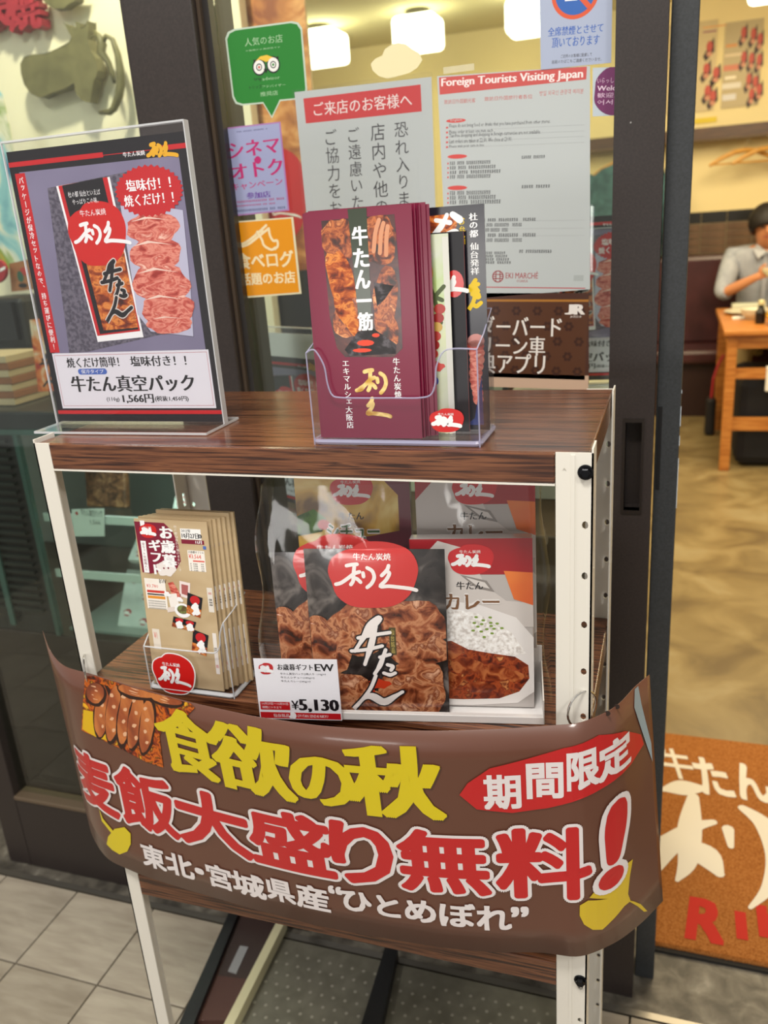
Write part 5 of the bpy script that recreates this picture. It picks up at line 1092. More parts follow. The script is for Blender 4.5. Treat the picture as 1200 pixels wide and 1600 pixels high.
o = link('jacket', jv, jf, ramp('teal_cloth', [(.35, '2a4a54'), (.65, '3f6670')], 20, 3, .5, .9), None, (.33, 5.575, 1.07), smooth=True); tag(o, 'teal jacket hanging from the rail, seen beside the right stile', 'jacket')
for s_ in (-1, 1): MB().tube([(.33+s_*.20, 5.57, 1.62), (.33+s_*.28, 5.56, 1.45), (.33+s_*.30, 5.53, 1.15)], [.055, .05, .04], 10).build('sleeve', MATS['teal_cloth'], o, smooth=True)

# bench along the back wall
lea = ramp('maroon_leather', [(.3, '35191c'), (.7, '4a262a')], 6, 3, .3, .32, bump=.1)
bt = thing('bench', 'maroon leather bench along the back wall', 'bench', (.6, 5.45, 0))
MB().box((-1.6, 5.60, .45), (2.4, 5.735, 1.055)).build('backrest', lea, bt, bevel=.03)
MB().box((-1.6, 5.24, .37), (2.4, 5.62, .465)).build('seat', lea, bt, bevel=.025)
MB().box((-1.6, 5.30, 0), (2.4, 5.60, .37)).build('plinth', flat('2a1413', .5, name='dark_plinth'), bt)
# table
tw_ = ramp('orange_brown_wood', [(.3, '9a5a22'), (.5, 'b87534'), (.7, 'c88a46')], 8, 5, .3, .35, (1, 8, 8))
tb_ = thing('dining_table', 'orange-brown wooden dining table in front of the seated person', 'table', (1.5, 4.45, 0))
MB().box((.935, 3.96, .735), (2.05, 4.98, .765)).build('tabletop', tw_, tb_, bevel=.004)
for x in (.955, 1.975):
    for y in (3.985, 4.90): MB().box((x, y, 0), (x+.052, y+.052, .735)).build('leg', tw_, tb_, bevel=.003)
for y in (3.995, 4.91): MB().box((1.007, y, .665), (1.975, y+.03, .735)).build('apron', tw_, tb_)
MB().box((1.007, 4.0, .505), (1.975, 4.02, .56)).build('rail', tw_, tb_); MB().box((1.007, 4.0, .225), (1.975, 4.02, .295)).build('rail', tw_, tb_)
for x in (.965, 1.985): MB().box((x, 4.037, .665), (x+.03, 4.90, .735)).build('apron', tw_, tb_)
o = MB().box((1.03, 4.06, .01), (1.95, 4.6, .50)).build('luggage', flat('0e0f18', .7, name='dark_luggage_cloth'), None, (1.5, 4.3, 0), bevel=.05); tag(o, 'dark bags standing under the dining table', 'bag')
MB().tube([(1.2, 4.2, .48), (1.25, 4.2, .55), (1.4, 4.2, .55), (1.45, 4.2, .48)], .012, 8).build('handle', black, o)
o = MB().box((.90, 4.75, .0), (.96, 4.84, .24)).build('umbrella_bag', flat('17151c', .6), None, (.93, 4.8, 0), bevel=.02); tag(o, 'small dark bag with a red strap on the floor by the table leg', 'bag')
MB().tube([(.93, 4.78, .23), (.935, 4.77, .36), (.96, 4.78, .45), (.99, 4.82, .50)], .008, 8).build('strap', flat('b02a34', .6), o)
o = MB().box((1.155, 3.986, .44), (1.30, 3.996, .567)).build('paper_napkin', flat('e8e6e2', .7), None, (1.22, 3.99, .44), bevel=.004); tag(o, 'white paper slip hanging on the front rail of the table', 'paper')
MB().box((1.155, 3.996, .5605), (1.30, 4.03, .567)).build('fold', flat('e8e6e2', .7), o)
# dishes
cer = flat('cfcdb8', .3, name='pale_celadon'); lac = flat('14100f', .25, name='black_lacquer')
def dish(name, label, x, y, prof, m, cat='dish', g='dishes on the dining table'):
    o = MB().lathe(prof, (x, y, .765), 24).build(name, m, None, (x, y, .765), smooth=False); tag(o, label, cat, g); return o
bowlp = [(.028, 0), (.032, .006), (.055, .03), (.066, .058), (.063, .058), (.052, .032), (.02, .012)]
dish('rice_bowl', 'pale bowl at the near left of the table', 1.10, 4.38, bowlp, cer, 'bowl')
dish('plate', 'flat pale plate in front of the serving tray', 1.10, 4.67, [(.06, 0), (.11, .008), (.135, .018), (.130, .020), (.07, .010)], cer, 'plate')
dish('side_dish', 'small pale dish at the right of the flat plate', 1.34, 4.62, [(.04, 0), (.075, .010), (.085, .022), (.08, .022), (.04, .010)], flat('b8b89c', .3), 'dish')
o = dish('soy_sauce_bottle', 'dark soy sauce bottle with pale cap on the table', 1.125, 4.20, [(.024, 0), (.026, .01), (.026, .06), (.014, .085), (.013, .10)], lac, 'bottle')
MB().lathe([(.016, .10), (.017, .118), (.010, .124)], (1.125, 4.20, .765), 16).build('cap', flat('cfc79a', .4), o)
o = dish('woven_basket', 'round yellow basket at the front edge of the table', 1.26, 4.12, [(.08, 0), (.10, .02), (.115, .05), (.11, .05), (.09, .02)], ramp('yellow_wicker', [(.4, 'a8791c'), (.6, 'd8ae3a')], 120, 2, .2, .6), 'basket')
MB().tube([(1.26-.11*math.cos(k*PI/10), 4.12, .81+.10*math.sin(k*PI/10)) for k in range(11)], .006, 8).build('handle', MATS['yellow_wicker'], o)
o = MB().box((1.0, 4.40, .765), (1.07, 4.47, .775)).build('wet_towel', flat('e6e6e4', .7), None, (1.03, 4.43, .765), bevel=.003); tag(o, 'small folded white towel on the table edge', 'towel', 'dishes on the dining table')
o = MB().box((1.02, 4.84, .765), (1.21, 4.94, .80)).build('lacquer_tray', flat('c2c8b4', .4), None, (1.12, 4.89, .765), bevel=.006); tag(o, 'pale rectangular serving tray at the back of the table', 'tray', 'dishes on the dining table')

# ================================================================== PERSON on the bench
def skin(name, nodes, edges, m, parent, sub=2, loc=None):
    me = bpy.data.meshes.new(name); me.from_pydata([n[:3] for n in nodes], edges, []); o = bpy.data.objects.new(name, me); COL.objects.link(o)
    s = o.modifiers.new('s', 'SKIN'); s.use_smooth_shade = True
    for i, n in enumerate(nodes):
        r = n[3]; me.skin_vertices[0].data[i].radius = (r, n[4] if len(n) > 4 else r)
    me.skin_vertices[0].data[0].use_root = True
    b = o.modifiers.new('sub', 'SUBSURF'); b.levels = sub; b.render_levels = sub
    bpy.context.view_layer.update(); dg_ = bpy.context.evaluated_depsgraph_get()
    m2 = bpy.data.meshes.new_from_object(o.evaluated_get(dg_)); V = [tuple(v.co) for v in m2.vertices]; F = [tuple(p.vertices) for p in m2.polygons]
    bpy.data.objects.remove(o); return link(name, V, F, m, parent, loc, smooth=True)
skn = flat('c98a62', .55, name='skin_tone'); hair = flat('120b09', .6, name='dark_brown_hair'); shirt = ramp('grey_blue_shirt_cloth', [(.3, '8e95a4'), (.7, 'aab0bc')], 14, 3, .6, .85, bump=.2)
px_, py_ = 1.215, 5.36
ps = thing('person', 'person with short dark hair and a grey-blue shirt eating at the table', 'person', (px_, py_, .46))
# one body: pelvis, spine, neck, head, both arms with hands and fingers, both legs
N_ = [(px_, py_, .57, .13, .11), (px_, py_-.02, .72, .125, .10), (px_, py_-.06, .90, .135, .10), (px_, py_-.11, 1.04, .12, .085), (px_, py_-.145, 1.11, .05), (px_-.005, py_-.18, 1.165, .062), (px_-.008, py_-.20, 1.235, .078, .088), (px_-.008, py_-.19, 1.30, .068, .080)]
E_ = [(0, 1), (1, 2), (2, 3), (3, 4), (4, 5), (5, 6), (6, 7)]
def arm(s_, hx, hy, hz):
    i = len(N_); sh = Vector((px_+s_*.185, py_-.10, 1.05)); el = Vector((px_+s_*.245, py_-.27, .84)); wr = Vector((hx, hy, hz))
    N_.extend([(*sh, .052), (*(sh.lerp(el, .5)), .044), (*el, .038), (*(el.lerp(wr, .5)), .034), (*wr, .024), (*(wr + (wr-el).normalized()*.055), .030, .016)])
    E_.extend([(3, i), (i, i+1), (i+1, i+2), (i+2, i+3), (i+3, i+4), (i+4, i+5)]); return wr + (wr-el).normalized()*.055, (wr-el).normalized(), i+5
pl1, dl, il = arm(-1, px_-.075, py_-.44, .945); pr1, dr_, ir = arm(1, px_+.095, py_-.42, .965)
for s_ in (-1, 1):
    i = len(N_); N_.extend([(px_+s_*.09, py_-.02, .54, .085), (px_+s_*.11, py_-.24, .53, .075), (px_+s_*.12, py_-.44, .51, .058), (px_+s_*.12, py_-.45, .28, .048), (px_+s_*.12, py_-.43, .08, .036), (px_+s_*.12, py_-.50, .045, .034)])
    E_.extend([(0, i), (i, i+1), (i+1, i+2), (i+2, i+3), (i+3, i+4), (i+4, i+5)])
body = skin('body', N_, E_, skn, ps)
for s_, p, d in ((-1, pl1, dl), (1, pr1, dr_)):
    side = Vector((0, 0, 1)); 
    for k in range(4):
        b = p + side*(.020-.013*k) ; L = (.030, .034, .032, .025)[k]; inn = Vector((-s_*.6, -.1, 0))
        q1 = b + (d + inn*.3).normalized()*L; q2 = q1 + (inn + Vector((0, .05, 0))).normalized()*L*.7; q3 = q2 + (inn + Vector((0, .5, 0))).normalized()*L*.5
        skin('finger', [(*(b - d*.02), .009), (*q1, .0085), (*q2, .0078), (*q3, .0065)], [(0, 1), (1, 2), (2, 3)], skn, body, 1)
    q = p - d*.02 + side*.02; skin('thumb', [(*q, .011), (*(q + side*.022 + d*.012), .010), (*(q + side*.034 + d*.035 + Vector((-s_*.012, 0, 0))), .008)], [(0, 1), (1, 2)], skn, body, 1)
hx, hy, hzz = px_-.008, py_-.20, 1.225
MB().tube([(hx, hy-.088, hzz+.02), (hx, hy-.100, hzz-.002), (hx, hy-.106, hzz-.022), (hx, hy-.092, hzz-.028)], [.006, .009, .013, .009], 8).build('nose', skn, body, smooth=True)
for s_ in (-1, 1):
    MB(Matrix.Translation((hx+s_*.031, hy-.082, hzz+.008)) @ Matrix.Diagonal((1, .5, .42, 1))).lathe([(.001, -.014), (.010, -.010), (.014, 0), (.010, .010), (.001, .014)], n=10).build('eye', flat('20130f', .3), body, smooth=True)
    MB().tube([(hx+s_*.015, hy-.092, hzz+.030), (hx+s_*.032, hy-.092, hzz+.034), (hx+s_*.050, hy-.080, hzz+.028)], [.002, .003, .0015], 6).build('eyebrow', hair, body)
    MB(Matrix.Translation((hx+s_*.080, hy+.0, hzz-.005)) @ Matrix.Diagonal((.45, .8, 1, 1))).lathe([(.004, -.03), (.014, -.02), (.020, 0), (.018, .018), (.006, .028)], n=10).build('ear', skn, body, smooth=True)
MB().tube([(hx-.024, hy-.080, hzz-.052), (hx, hy-.088, hzz-.050), (hx+.024, hy-.080, hzz-.052)], [.003, .006, .003], 8).build('mouth', flat('9a4a40', .5), body, smooth=True)
# hair: a full cap with a fringe
hv = []; hf = []; rr = random.Random(2)
for j in range(11):
    pass
    for k in range(28):
        ph = 2*PI*k/28; fr = max(0, -math.sin(ph)); lim = PI*(.74-.20*fr); t2 = lim*j/10
        r = .101*(1+.025*math.sin(9*ph+j)); hv.append((hx + r*math.sin(t2)*math.cos(ph)*1.02, hy + .012 + r*math.sin(t2)*math.sin(ph)*1.10, hzz + .034 + .112*math.cos(t2)))
for j in range(10):
    for k in range(28): hf.append((j*28+k, j*28+(k+1) % 28, (j+1)*28+(k+1) % 28, (j+1)*28+k))
ho = link('hair', hv, hf, hair, ps, smooth=True, solid=.008)
# shirt
sn = [(px_, py_, .60, .16, .135), (px_, py_-.02, .74, .152, .125), (px_, py_-.06, .90, .162, .122), (px_, py_-.105, 1.04, .148, .105), (px_, py_-.13, 1.105, .078, .070)]
se = [(0, 1), (1, 2), (2, 3), (3, 4)]
for s_, wx, wy, wz in ((-1, px_-.075, py_-.44, .945), (1, px_+.095, py_-.42, .965)):
    sh = Vector((px_+s_*.185, py_-.10, 1.055)); el = Vector((px_+s_*.245, py_-.27, .84)); wr = Vector((wx, wy, wz)); i = len(sn)
    sn += [(*sh, .075), (*sh.lerp(el, .5), .064), (*el, .060), (*el.lerp(wr, .25), .055)]; se += [(3, i), (i, i+1), (i+1, i+2), (i+2, i+3)]
so_ = skin('shirt', sn, se, shirt, ps)
for s_ in (-1, 1): MB().add([(px_, py_-.235, 1.085), (px_+s_*.055, py_-.21, 1.13), (px_+s_*.075, py_-.19, 1.10), (px_+s_*.045, py_-.235, 1.045)], [(0, 1, 2, 3)]).build('collar', flat('b4b9c4', .8), so_, solid=.004)
MB().box((px_-.012, py_-.21, .70), (px_+.012, py_-.190, 1.06)).build('placket', flat('9aa0ae', .8), so_)
tn = []; te = []
tn.append((px_, py_, .60, .155, .13))
for s_ in (-1, 1):
    i = len(tn); tn += [(px_+s_*.09, py_-.06, .562, .095), (px_+s_*.11, py_-.24, .535, .088), (px_+s_*.12, py_-.45, .515, .072), (px_+s_*.12, py_-.455, .28, .060), (px_+s_*.12, py_-.435, .12, .055)]
    te += [(0, i), (i, i+1), (i+1, i+2), (i+2, i+3), (i+3, i+4)]
skin('trousers', tn, te, flat('a89468', .85, name='khaki_cloth'), ps)
for s_ in (-1, 1): MB().box((px_+s_*.12-.045, py_-.60, 0), (px_+s_*.12+.045, py_-.38, .085)).build('shoe', flat('2a2320', .5), ps, bevel=.03)
o = MB().lathe([(.022, 0), (.028, .006), (.050, .028), (.058, .050), (.055, .050), (.045, .028), (.01, .012)], (px_+.01, py_-.53, .955), 24).build('held_rice_bowl', flat('ddd9bc', .3), None, (px_+.01, py_-.53, .955), smooth=False)
tag(o, 'small cream rice bowl held up in both hands by the person', 'bowl')
ch = thing('chopsticks', 'pair of thin wooden chopsticks held over the rice bowl', 'chopsticks', (px_+.04, py_-.52, .99))
for k in (0, 1): MB().tube([(px_+.10, py_-.50+.01*k, 1.03), (px_+.00, py_-.54, 1.005)], [.003, .0015], 6).build('stick', hw, ch)

# ================================================================== LEFT: take-away corner behind the fixed pane
YS = 1.40
meto = ramp('olive_metal_relief', [(.3, '5d593c'), (.7, '736e4c')], 20, 3, .4, .45)
def relief(name, label, cat, outlines, Y0, th, m, parts=None, g=None):
    P0 = at(*outlines[0][0], Y0); zs = min(at(u, v, Y0).z for o_ in outlines for u, v in o_)
    mb = []
    t = None
    for k, ol in enumerate(outlines):
        P = [at(u, v, Y0) for u, v in ol]; b = MB().prism([(p.x, p.z) for p in P], Y0, Y0+th)
        if k == 0: t = b.build(name, m, None, (P0.x, Y0, zs), bevel=.004); tag(t, label, cat, g)
        else: b.build((parts or ['piece'])[k-1], m, t, bevel=.003)
    return t
ox = relief('ox_head_relief', 'olive metal ox-head relief standing off the pale wall', 'wall ornament',
    [[(32, 100), (38, 89), (50, 86), (70, 84), (90, 76), (108, 66), (112, 58), (106, 48), (100, 36), (112, 44), (120, 46), (118, 34), (124, 36), (126, 44), (132, 42), (137, 32), (138, 48), (137, 62), (141, 78), (148, 90), (153, 110), (150, 121), (146, 124), (144, 140), (140, 160), (128, 156), (119, 146), (116, 130), (100, 138), (80, 144), (62, 152), (48, 146), (38, 132), (33, 115)]], YS, .035, meto)
for (u, v) in ((60, 115), (125, 100)):
    p = at(u, v, YS); MB(Matrix.Translation(p) @ Matrix.Rotation(-PI/2, 4, 'X')).lathe([(.008, .034), (.008, .062)], n=10).build('standoff_pin', steel, ox)
hn = [at(u, v, YS) for u, v in [(147, 48), (155, 58), (160, 70), (158, 82), (170, 98), (176, 115), (179, 130)]]
h_ = MB().tube(hn, [.004, .009, .013, .012, .008, .006, .004], 8); ho2 = h_.build('antler_relief', meto, None, tuple(hn[-1]), smooth=True); tag(ho2, 'curved olive metal antler relief right of the ox head on the pale wall', 'wall ornament')
for pts, rs in ([[(158, 70), (166, 56), (176, 62), (184, 85), (188, 110), (189, 130), (186, 150), (178, 170), (172, 175), (155, 176)], [.008, .006, .007, .009, .011, .012, .012, .010, .009, .004]], [[(142, 60), (147, 56), (152, 58)], [.002, .003, .004]]):
    MB().tube([at(u, v, YS) for u, v in pts], rs, 8).build('tine', meto, ho2, smooth=True)
relief('dark_relief', 'dark olive metal relief at the top edge of the pale wall', 'wall ornament', [[(60, -20), (70, 4), (84, 14), (100, 12), (108, 6), (118, 2), (125, -20)]], YS, .03, meto)
# red relief lettering
for nm, tx, p0, p1, lb in (('wall_lettering', '炭', (-32, 52), (24, -12), 'red raised wall character cut by the left edge'), ('wall_lettering', '焼', (22, 50), (60, -16), 'red raised wall character next to the left edge, ends in a hook')):
    o = bpy.data.objects.new(nm, None); V, F = glyph(tx, 2); x0, y0, x1, y1 = bbox(V); A, Bp = at(*p0, YS+.02), at(*p1, YS+.02)
    vs = []; fs = []
    for dy in (0, .03):
        vs += [(A.x + (a-x0)/(x1-x0)*(Bp.x-A.x), YS+.01+dy, A.z + (b-y0)/(y1-y0)*(Bp.z-A.z)) for a, b in V]
    n = len(V); ec = {}
    for f in F:
        fs += [f, tuple(i+n for i in f[::-1])]
        for i in range(len(f)): e_ = (f[i], f[(i+1) % len(f)]); ec[e_] = 1
    for (i, j) in list(ec):
        if (j, i) not in ec: fs.append((i, i+n, j+n, j))
    bpy.data.objects.remove(o); o = link(nm, vs, fs, flat('9c2434', .5), None, ((A.x+Bp.x)/2, YS+.01, A.z)); tag(o, lb, 'sign letter', 'red raised characters on the pale wall')
    s = o.modifiers.new('fat', 'DISPLACE'); s.strength = .006; s.mid_level = 0
# colourful print leaning at far left, plaque, machine, boxes
def card_at(name, label, cat, pts, Y, m, th=.004, g=None):
    P = [at(u, v, Y) for u, v in pts]; o = MB().prism([(p.x, p.z) for p in P], Y, Y+th).build(name, m, None, (P[0].x, Y, min(p.z for p in P))); tag(o, label, cat, g); return o, Sheet(o, (0, Y, 0), step=.0006)
clp = ramp('colourful_blue_green_print', [(.30, '2f6f94'), (.42, '8cc0c8'), (.5, 'e0dcc8'), (.58, '7a9a3c'), (.68, 'd0a030'), (.8, '8a3a34')], 9, 4, .8, .5, (1, 1, .6))
o, S = card_at('colourful_poster', 'colourful blue and green poster at the far left edge', 'poster', [(-10, 130), (4, 150), (16, 205), (26, 270), (42, 420), (-10, 420)], 1.30, clp)
for k in range(3): MB().box((at(8, 400, 1.3).x-.35, 1.30, .9+.02*k), (at(8, 400, 1.3).x-.3, 1.31, .93+.02*k)).build('strut', black, o)
o, S = card_at('wooden_plaque', 'small wooden plaque with a red and green picture, left of the sign stand', 'plaque', [(14, 412), (50, 404), (54, 452), (18, 456)], 1.05, ramp('plaque_wood', [(.3, '8a5a38'), (.7, 'a87048')], 9, 4, .3, .5, (1, 1, 6)), .012)
S.poly('red_mark', flat('b03a34', .5), circle(*S.l(38, 424), .014, .010, 12), 1); S.poly('green_mark', flat('2f5a48', .5), circle(*S.l(32, 432), .010, .014, 12), 1.2); S.poly('black_mark', BLK, circle(*S.l(36, 446), .014, .006, 12), 1); S.done()
o, S = card_at('red_disc_sign', 'red round sign edge cut by the left side of the picture', 'sign', circle(-8, 424, 17, 19, 24), 1.02, flat('a01c28', .5), .01)
S.poly('white_stroke', white, [S.l(*p) for p in [(0, 420), (8, 416), (9, 420), (0, 425)]], 1); S.done()
# counter and refrigerated showcase
dkm = ramp('dark_green_black_steel', [(.3, '14181a'), (.7, '20272a')], 12, 3, .3, .3)
SX0, SX1, SY0, SY1 = -1.25, -.20, .74, 1.34
cs = thing('showcase', 'refrigerated glass showcase with greenish light behind the left pane', 'showcase', (-.7, 1.04, 0))
MB().box((SX0, SY0, 0), (SX1, SY1, .50)).build('base_cabinet', flat('2a211d', .5, name='dark_brown_cabinet'), cs, bevel=.004)
MB().box((SX0, SY0, 1.02), (SX1, SY1, 1.065)).build('top_panel', dkm, cs, bevel=.006)
MB().box((SX0, SY1-.03, .50), (SX1, SY1, 1.02)).build('back_panel', flat('98a4a0', .4, name='cool_inner_panel'), cs)
tealg = flat('41605b', .25, .2, name='teal_glass_edge')
for x in (SX0, -.735, SX1-.02): MB().box((x, SY0-.002, .50), (x+.012, SY0+.012, 1.02)).build('glass_edge', tealg, cs)
MB().box((SX0, SY0-.004, 1.012), (SX1, SY0+.008, 1.024)).build('glass_edge', tealg, cs)
MB().box((-.72, SY0, .50), (SX1, SY0+.004, 1.02)).build('front_glass', clear('case_glass', 'f6fbf9', 1.3), cs)
for z in (.655, .80): 
    sg = MB().box((-.72, SY0+.03, z), (SX1, SY1-.04, z+.006)).build('glass_shelf', acryl, cs)
    MB().box((-.72, SY0+.024, z-.006), (SX1, SY0+.03, z+.014)).build('price_rail', flat('d6dedc', .3), sg)
MB().box((-.72, SY0+.03, .50), (SX1, SY1-.04, .507)).build('case_floor', flat('8b9794', .4), cs)
MB().box((-.54, SY0+.03, 1.0), (-.25, SY0+.06, 1.012)).build('light_tube', flat('e8f4ee', .4, emit=26.0, name='lit_tube'), cs)
gr = MB()
for k in range(22):
    o = MB().box((-1.20, SY0-.003, .56+.0205*k), (-.76, SY0+.008, .568+.0205*k)); 
    o.build('louvre', flat('26302f', .35, .3), cs)
MB().box((-1.24, SY0+.006, .50), (-.74, SY0+.02, 1.02)).build('side_panel', dkm, cs)
for x0 in (-.985, -.865): MB().box((x0, SY0-.008, .52), (x0+.016, SY0-.002, 1.0)).build('painted_glint', tealg, cs)  # bars whose colour imitates the cyan highlight along the glass edges
wpk = ramp('white_pack_paper', [(.3, 'c6ccca'), (.7, 'dadedc')], 30, 3, .3, .4)
def inpack(name, label, x, y, z, w, h, kind, lean=.35, cat='food pack', g='packs in the showcase'):
    M = Matrix.Translation((x, y, z)) @ Matrix.Rotation(-lean, 4, 'X'); R_ = M.to_3x3()
    m = {'white': wpk, 'dark': flat('5d2420', .4), 'meat': ramp('vacuum_meat_print', [(.35, '3a241a'), (.5, '6d4630'), (.65, '9a7050')], 50, 5, .8, .3)}[kind]
    o = MB(M).box((0, 0, 0), (w, .02, h)).build(name, m, None, (x+w/2, y, z), bevel=.004); tag(o, label, cat, g)
    S = Sheet(o, M @ Vector((0, -.0002, 0)), R_ @ Vector((1, 0, 0)), R_ @ Vector((0, 0, 1)), step=.0003)
    if kind == 'white':
        for k, (a, b) in enumerate(((.25, .25), (.7, .55), (.3, .82), (.75, .12))): S.emblem((w*a-.011, h*b-.009), (w*a+.011, h*b+.009), 1, False, False, disc=flat('b02a3c', .5))
    elif kind == 'dark':
        S.poly('picture_of_meat', grill, circle(w*.5, h*.3, w*.4, h*.2), 1); S.rect('pale_band', flat('c8a890', .5), (0, h*.86), (w, h*.97), 1); S.emblem((w*.2, h*.52), (w*.8, h*.82), 2, False, False)
    S.done(); return o
inpack('vacuum_pack', 'brown vacuum meat pack upright on the upper showcase shelf', -.655, .84, .807, .115, .19, 'meat', .2)
for k, (x, y, lb) in enumerate(((-.60, .80, 'front left'), (-.60, .92, 'rear left'), (-.50, .86, 'rear middle'), (-.31, .84, 'right'))):
    inpack('paper_pack', 'white paper pack with red emblems, %s on the lower showcase shelf' % lb, x, y, .507+.002*k, .10, .145, 'white', .55 + .05*k)
inpack('paper_pack', 'dark red pack with a pale band on the lower showcase shelf', -.475, .795, .508, .085, .15, 'dark', .35)
inpack('paper_pack', 'white paper pack on the middle showcase shelf', -.58, .86, .663, .12, .08, 'white', .9)
inpack('paper_pack', 'pale pack at the right of the upper showcase shelf', -.42, .85, .807, .11, .10, 'white', .7)
o, S = card_at('shelf_price_tag', 'small white price tag clipped to the upper showcase shelf', 'price tag', [(112, 796), (162, 795), (163, 838), (115, 838)], .757, flat('e0e4e2', .4), .002)
S.poly('red_mark', RED, circle(*S.l(120, 802), .004, .004, 12), 1); S.text('lettering', dg, '牛たん真空パック', (128, 806), (159, 797), 1, res=1); S.text('lettering', dg, '1,566', (142, 820), (156, 813), 1, res=1); S.done()
# things standing on the showcase top
o = MB().box((-.98, .95, 1.066), (-.82, 1.10, 1.30)).build('cash_terminal', flat('101113', .5), None, (-.9, 1.02, 1.066), bevel=.012); tag(o, 'black till terminal standing on the showcase at the far left', 'terminal')
MB().box((-.96, .935, 1.20), (-.84, .952, 1.29)).build('screen', flat('0a0b10', .15), o)
for k in range(7):
    o = MB().box((-.90+.004*(k % 2), .80, 1.0665+.0165*k), (-.765+.004*(k % 2), .92, 1.0665+.0165*k+.0155)).build('flat_box', flat('8a5a3c' if k % 2 else 'b9a888', .5), None, (-.83, .86, 1.0665+.0165*k), bevel=.001)
    tag(o, ('lowest' if k == 0 else 'topmost' if k == 6 else ('second', 'third', 'fourth', 'fifth', 'sixth')[k-1]) + (' tan' if k % 2 == 0 else ' brown') + ' flat gift box counted from the bottom of the pile on the showcase', 'box', 'flat boxes piled on the showcase')
o, S = card_at('small_poster', 'small upright card with red and orange print on the showcase', 'poster', [(46, 500), (82, 495), (96, 610), (60, 612)], .80, ramp('red_orange_print', [(.35, 'a8281c'), (.5, 'd87838'), (.62, 'e0d0b4'), (.75, '3a1812')], 26, 3, .6, .5), .004)
S.brush('brush_lettering', BLK, GYU, (68, 604), (90, 550), 1); S.done()

# ---- between pillar and notice: tall meat poster, second product sign, board; counter behind the glass
ct = box('counter', (-.19, .66, 0), (.60, 1.10, .86), flat('4a3a2c', .5, name='dark_counter_front'), bevel=.004); tag(ct, 'dark wooden counter just inside the glass behind the rack', 'counter')
ro = box('tall_meat_poster', (-.62, 1.51, .95), (-.24, 1.52, 2.3), flat('c8b48c', .5), loc=(-.4, 1.51, .95)) ; tag(ro, 'tall poster of grilled meat with a red emblem behind the violet sticker', 'poster')
S = Sheet(ro, (-.62, 1.51, .95), step=.001)
S.rect('picture_of_meat', ramp('big_meat_print', [(.35, '8c4a24'), (.5, 'c07a3e'), (.6, 'dfa468'), (.75, 'a05a30')], 9, 5, .8, .5, (1, 1, 1.6)), (0, .35), (.38, 1.35), 1); S.emblem((.10, .42), (.34, .68), 2, False); S.rect('dark_foot', BLK, (0, 0), (.38, .35), 1); S.done()
acrylic_sign('second acrylic sign with the meat pack poster inside the glass, below the orange sticker', Matrix.Translation((-.14, .80, .862)) @ Matrix.Rotation(-.45, 4, 'Z') @ Matrix.Diagonal((.9, .9, 1.15, 1)), False)
acrylic_sign('third acrylic sign with the meat pack poster inside, beside the right door stile', Matrix.Translation((.40, .93, .862+.22)) @ Matrix.Rotation(.1, 4, 'Z') @ Matrix.Diagonal((.9, .9, .9, 1)), False)
st_ = box('display_block', (.388, .86, .862), (.60, 1.02, 1.08), flat('c9c6b8', .5)); tag(st_, 'pale display block on the counter carrying the third sign', 'block')
o = MB(Matrix.Translation((.02, .88, .862)) @ Matrix.Rotation(-.2, 4, 'X')).box((0, 0, 0), (.34, .008, .43)).build('leaning_board', flat('b5b8a6', .5), None, (.19, .88, .862)); tag(o, 'pale board with a dark frame leaning on the counter behind the leaflets', 'board')
MB(Matrix.Translation((.02, .88, .862)) @ Matrix.Rotation(-.2, 4, 'X')).box((-.012, -.002, 0), (0, .012, .442)).box((0, -.002, .43), (.34, .012, .442)).box((.34, -.002, 0), (.352, .012, .442)).build('frame', flat('23262a', .4), o)

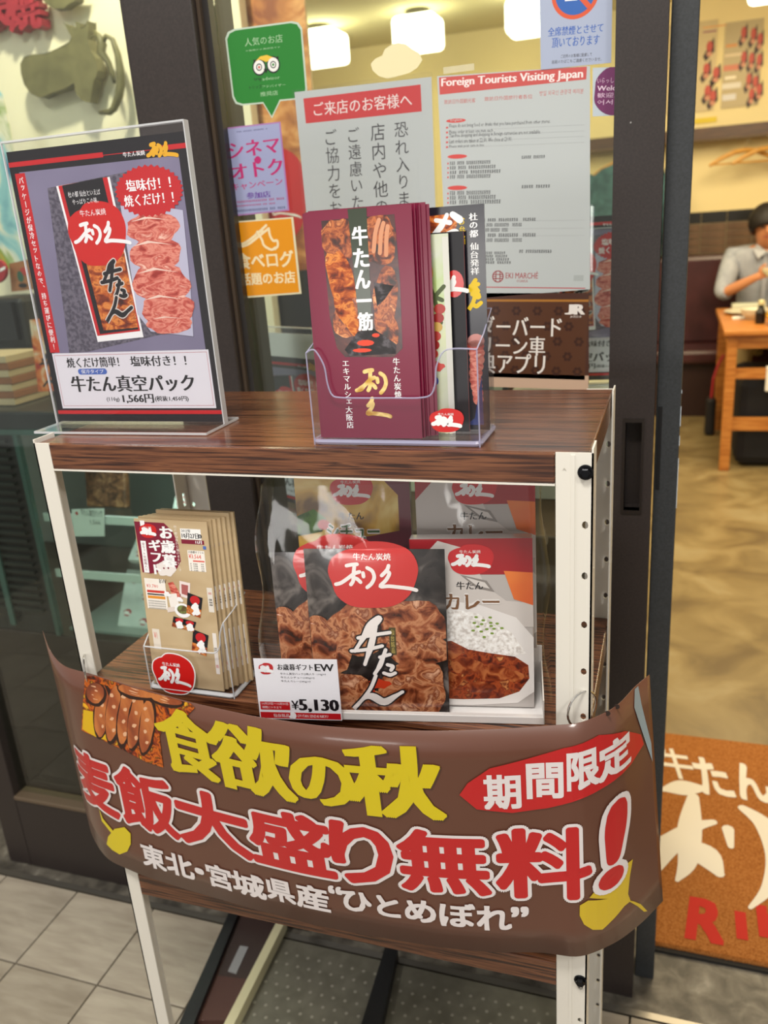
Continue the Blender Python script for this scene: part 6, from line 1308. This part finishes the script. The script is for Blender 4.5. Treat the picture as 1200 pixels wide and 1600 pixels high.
# ================================================================== UNDER THE RACK
ms = ramp('dotted_grey_vinyl', [(.3, '5b584c'), (.7, '6d6a5e')], 30, 4, .3, .55)
om = box('dotted_floor_mat', (-.045, -.25, .0005), (.60, .452, .004), ms); tag(om, 'grey vinyl floor mat with rows of pale dots under the rack', 'floor mat')
dv = MB(); 
for i in range(26):
    for j in range(28):
        x = -.03 + i*.0242 + (.0121 if j % 2 else 0); y = -.235 + j*.0242; dv.add([(x+.0036*math.cos(k*PI/3), y+.0036*math.sin(k*PI/3), .0046) for k in range(6)], [tuple(range(6))])
tag(dv.build('pale_dot', flat('8f8c80', .5), om), kind='stuff')
fs_ = thing('folded_sign_frame', 'dark folded sign frame with a cream edge lying under the rack', 'sign frame', (-.11, .33, 0))
def slab(pts, z0, z1, nm, m): 
    P = [ongr(u, v, (z0+z1)/2) for u, v in pts]; n = len(P); vs = [(p.x, p.y, z0) for p in P] + [(p.x, p.y, z1) for p in P]
    return link(nm, vs, [tuple(range(n)), tuple(range(n, 2*n))[::-1]] + [(i, (i+1) % n, (i+1) % n+n, i+n) for i in range(n)], m, fs_)
slab([(372, 1432), (440, 1442), (358, 1600), (300, 1600)], .004, .022, 'board', flat('4b2b25', .45)); slab([(360, 1432), (375, 1432), (304, 1610), (281, 1610)], .004, .034, 'black_side', black); slab([(436, 1442), (448, 1444), (366, 1610), (350, 1610)], .004, .030, 'cream_edge', flat('c9c3a0', .5))
slab([(375, 1478), (388, 1480), (369, 1522), (356, 1518)], .022, .024, 'label_plate', flat('8f8f92', .4)); slab([(372, 1432), (440, 1442), (418, 1486), (392, 1530), (340, 1524), (349, 1500)], .022, .0225, 'dark_patch', flat('33211f', .45))
br_ = thing('black_floor_bar', 'black metal bar lying across the dotted mat under the rack', 'bar', (.185, .4, 0))
for P in ([(602, 1486), (622, 1488), (596, 1610), (564, 1610)],):
    Q = [ongr(u, v, .02) for u, v in P]; link('bar', [(p.x, p.y, .004) for p in Q] + [(p.x, p.y, .03) for p in Q], [(0, 1, 2, 3), (7, 6, 5, 4)] + [(i, (i+1) % 4, (i+1) % 4+4, i+4) for i in range(4)], black, br_)
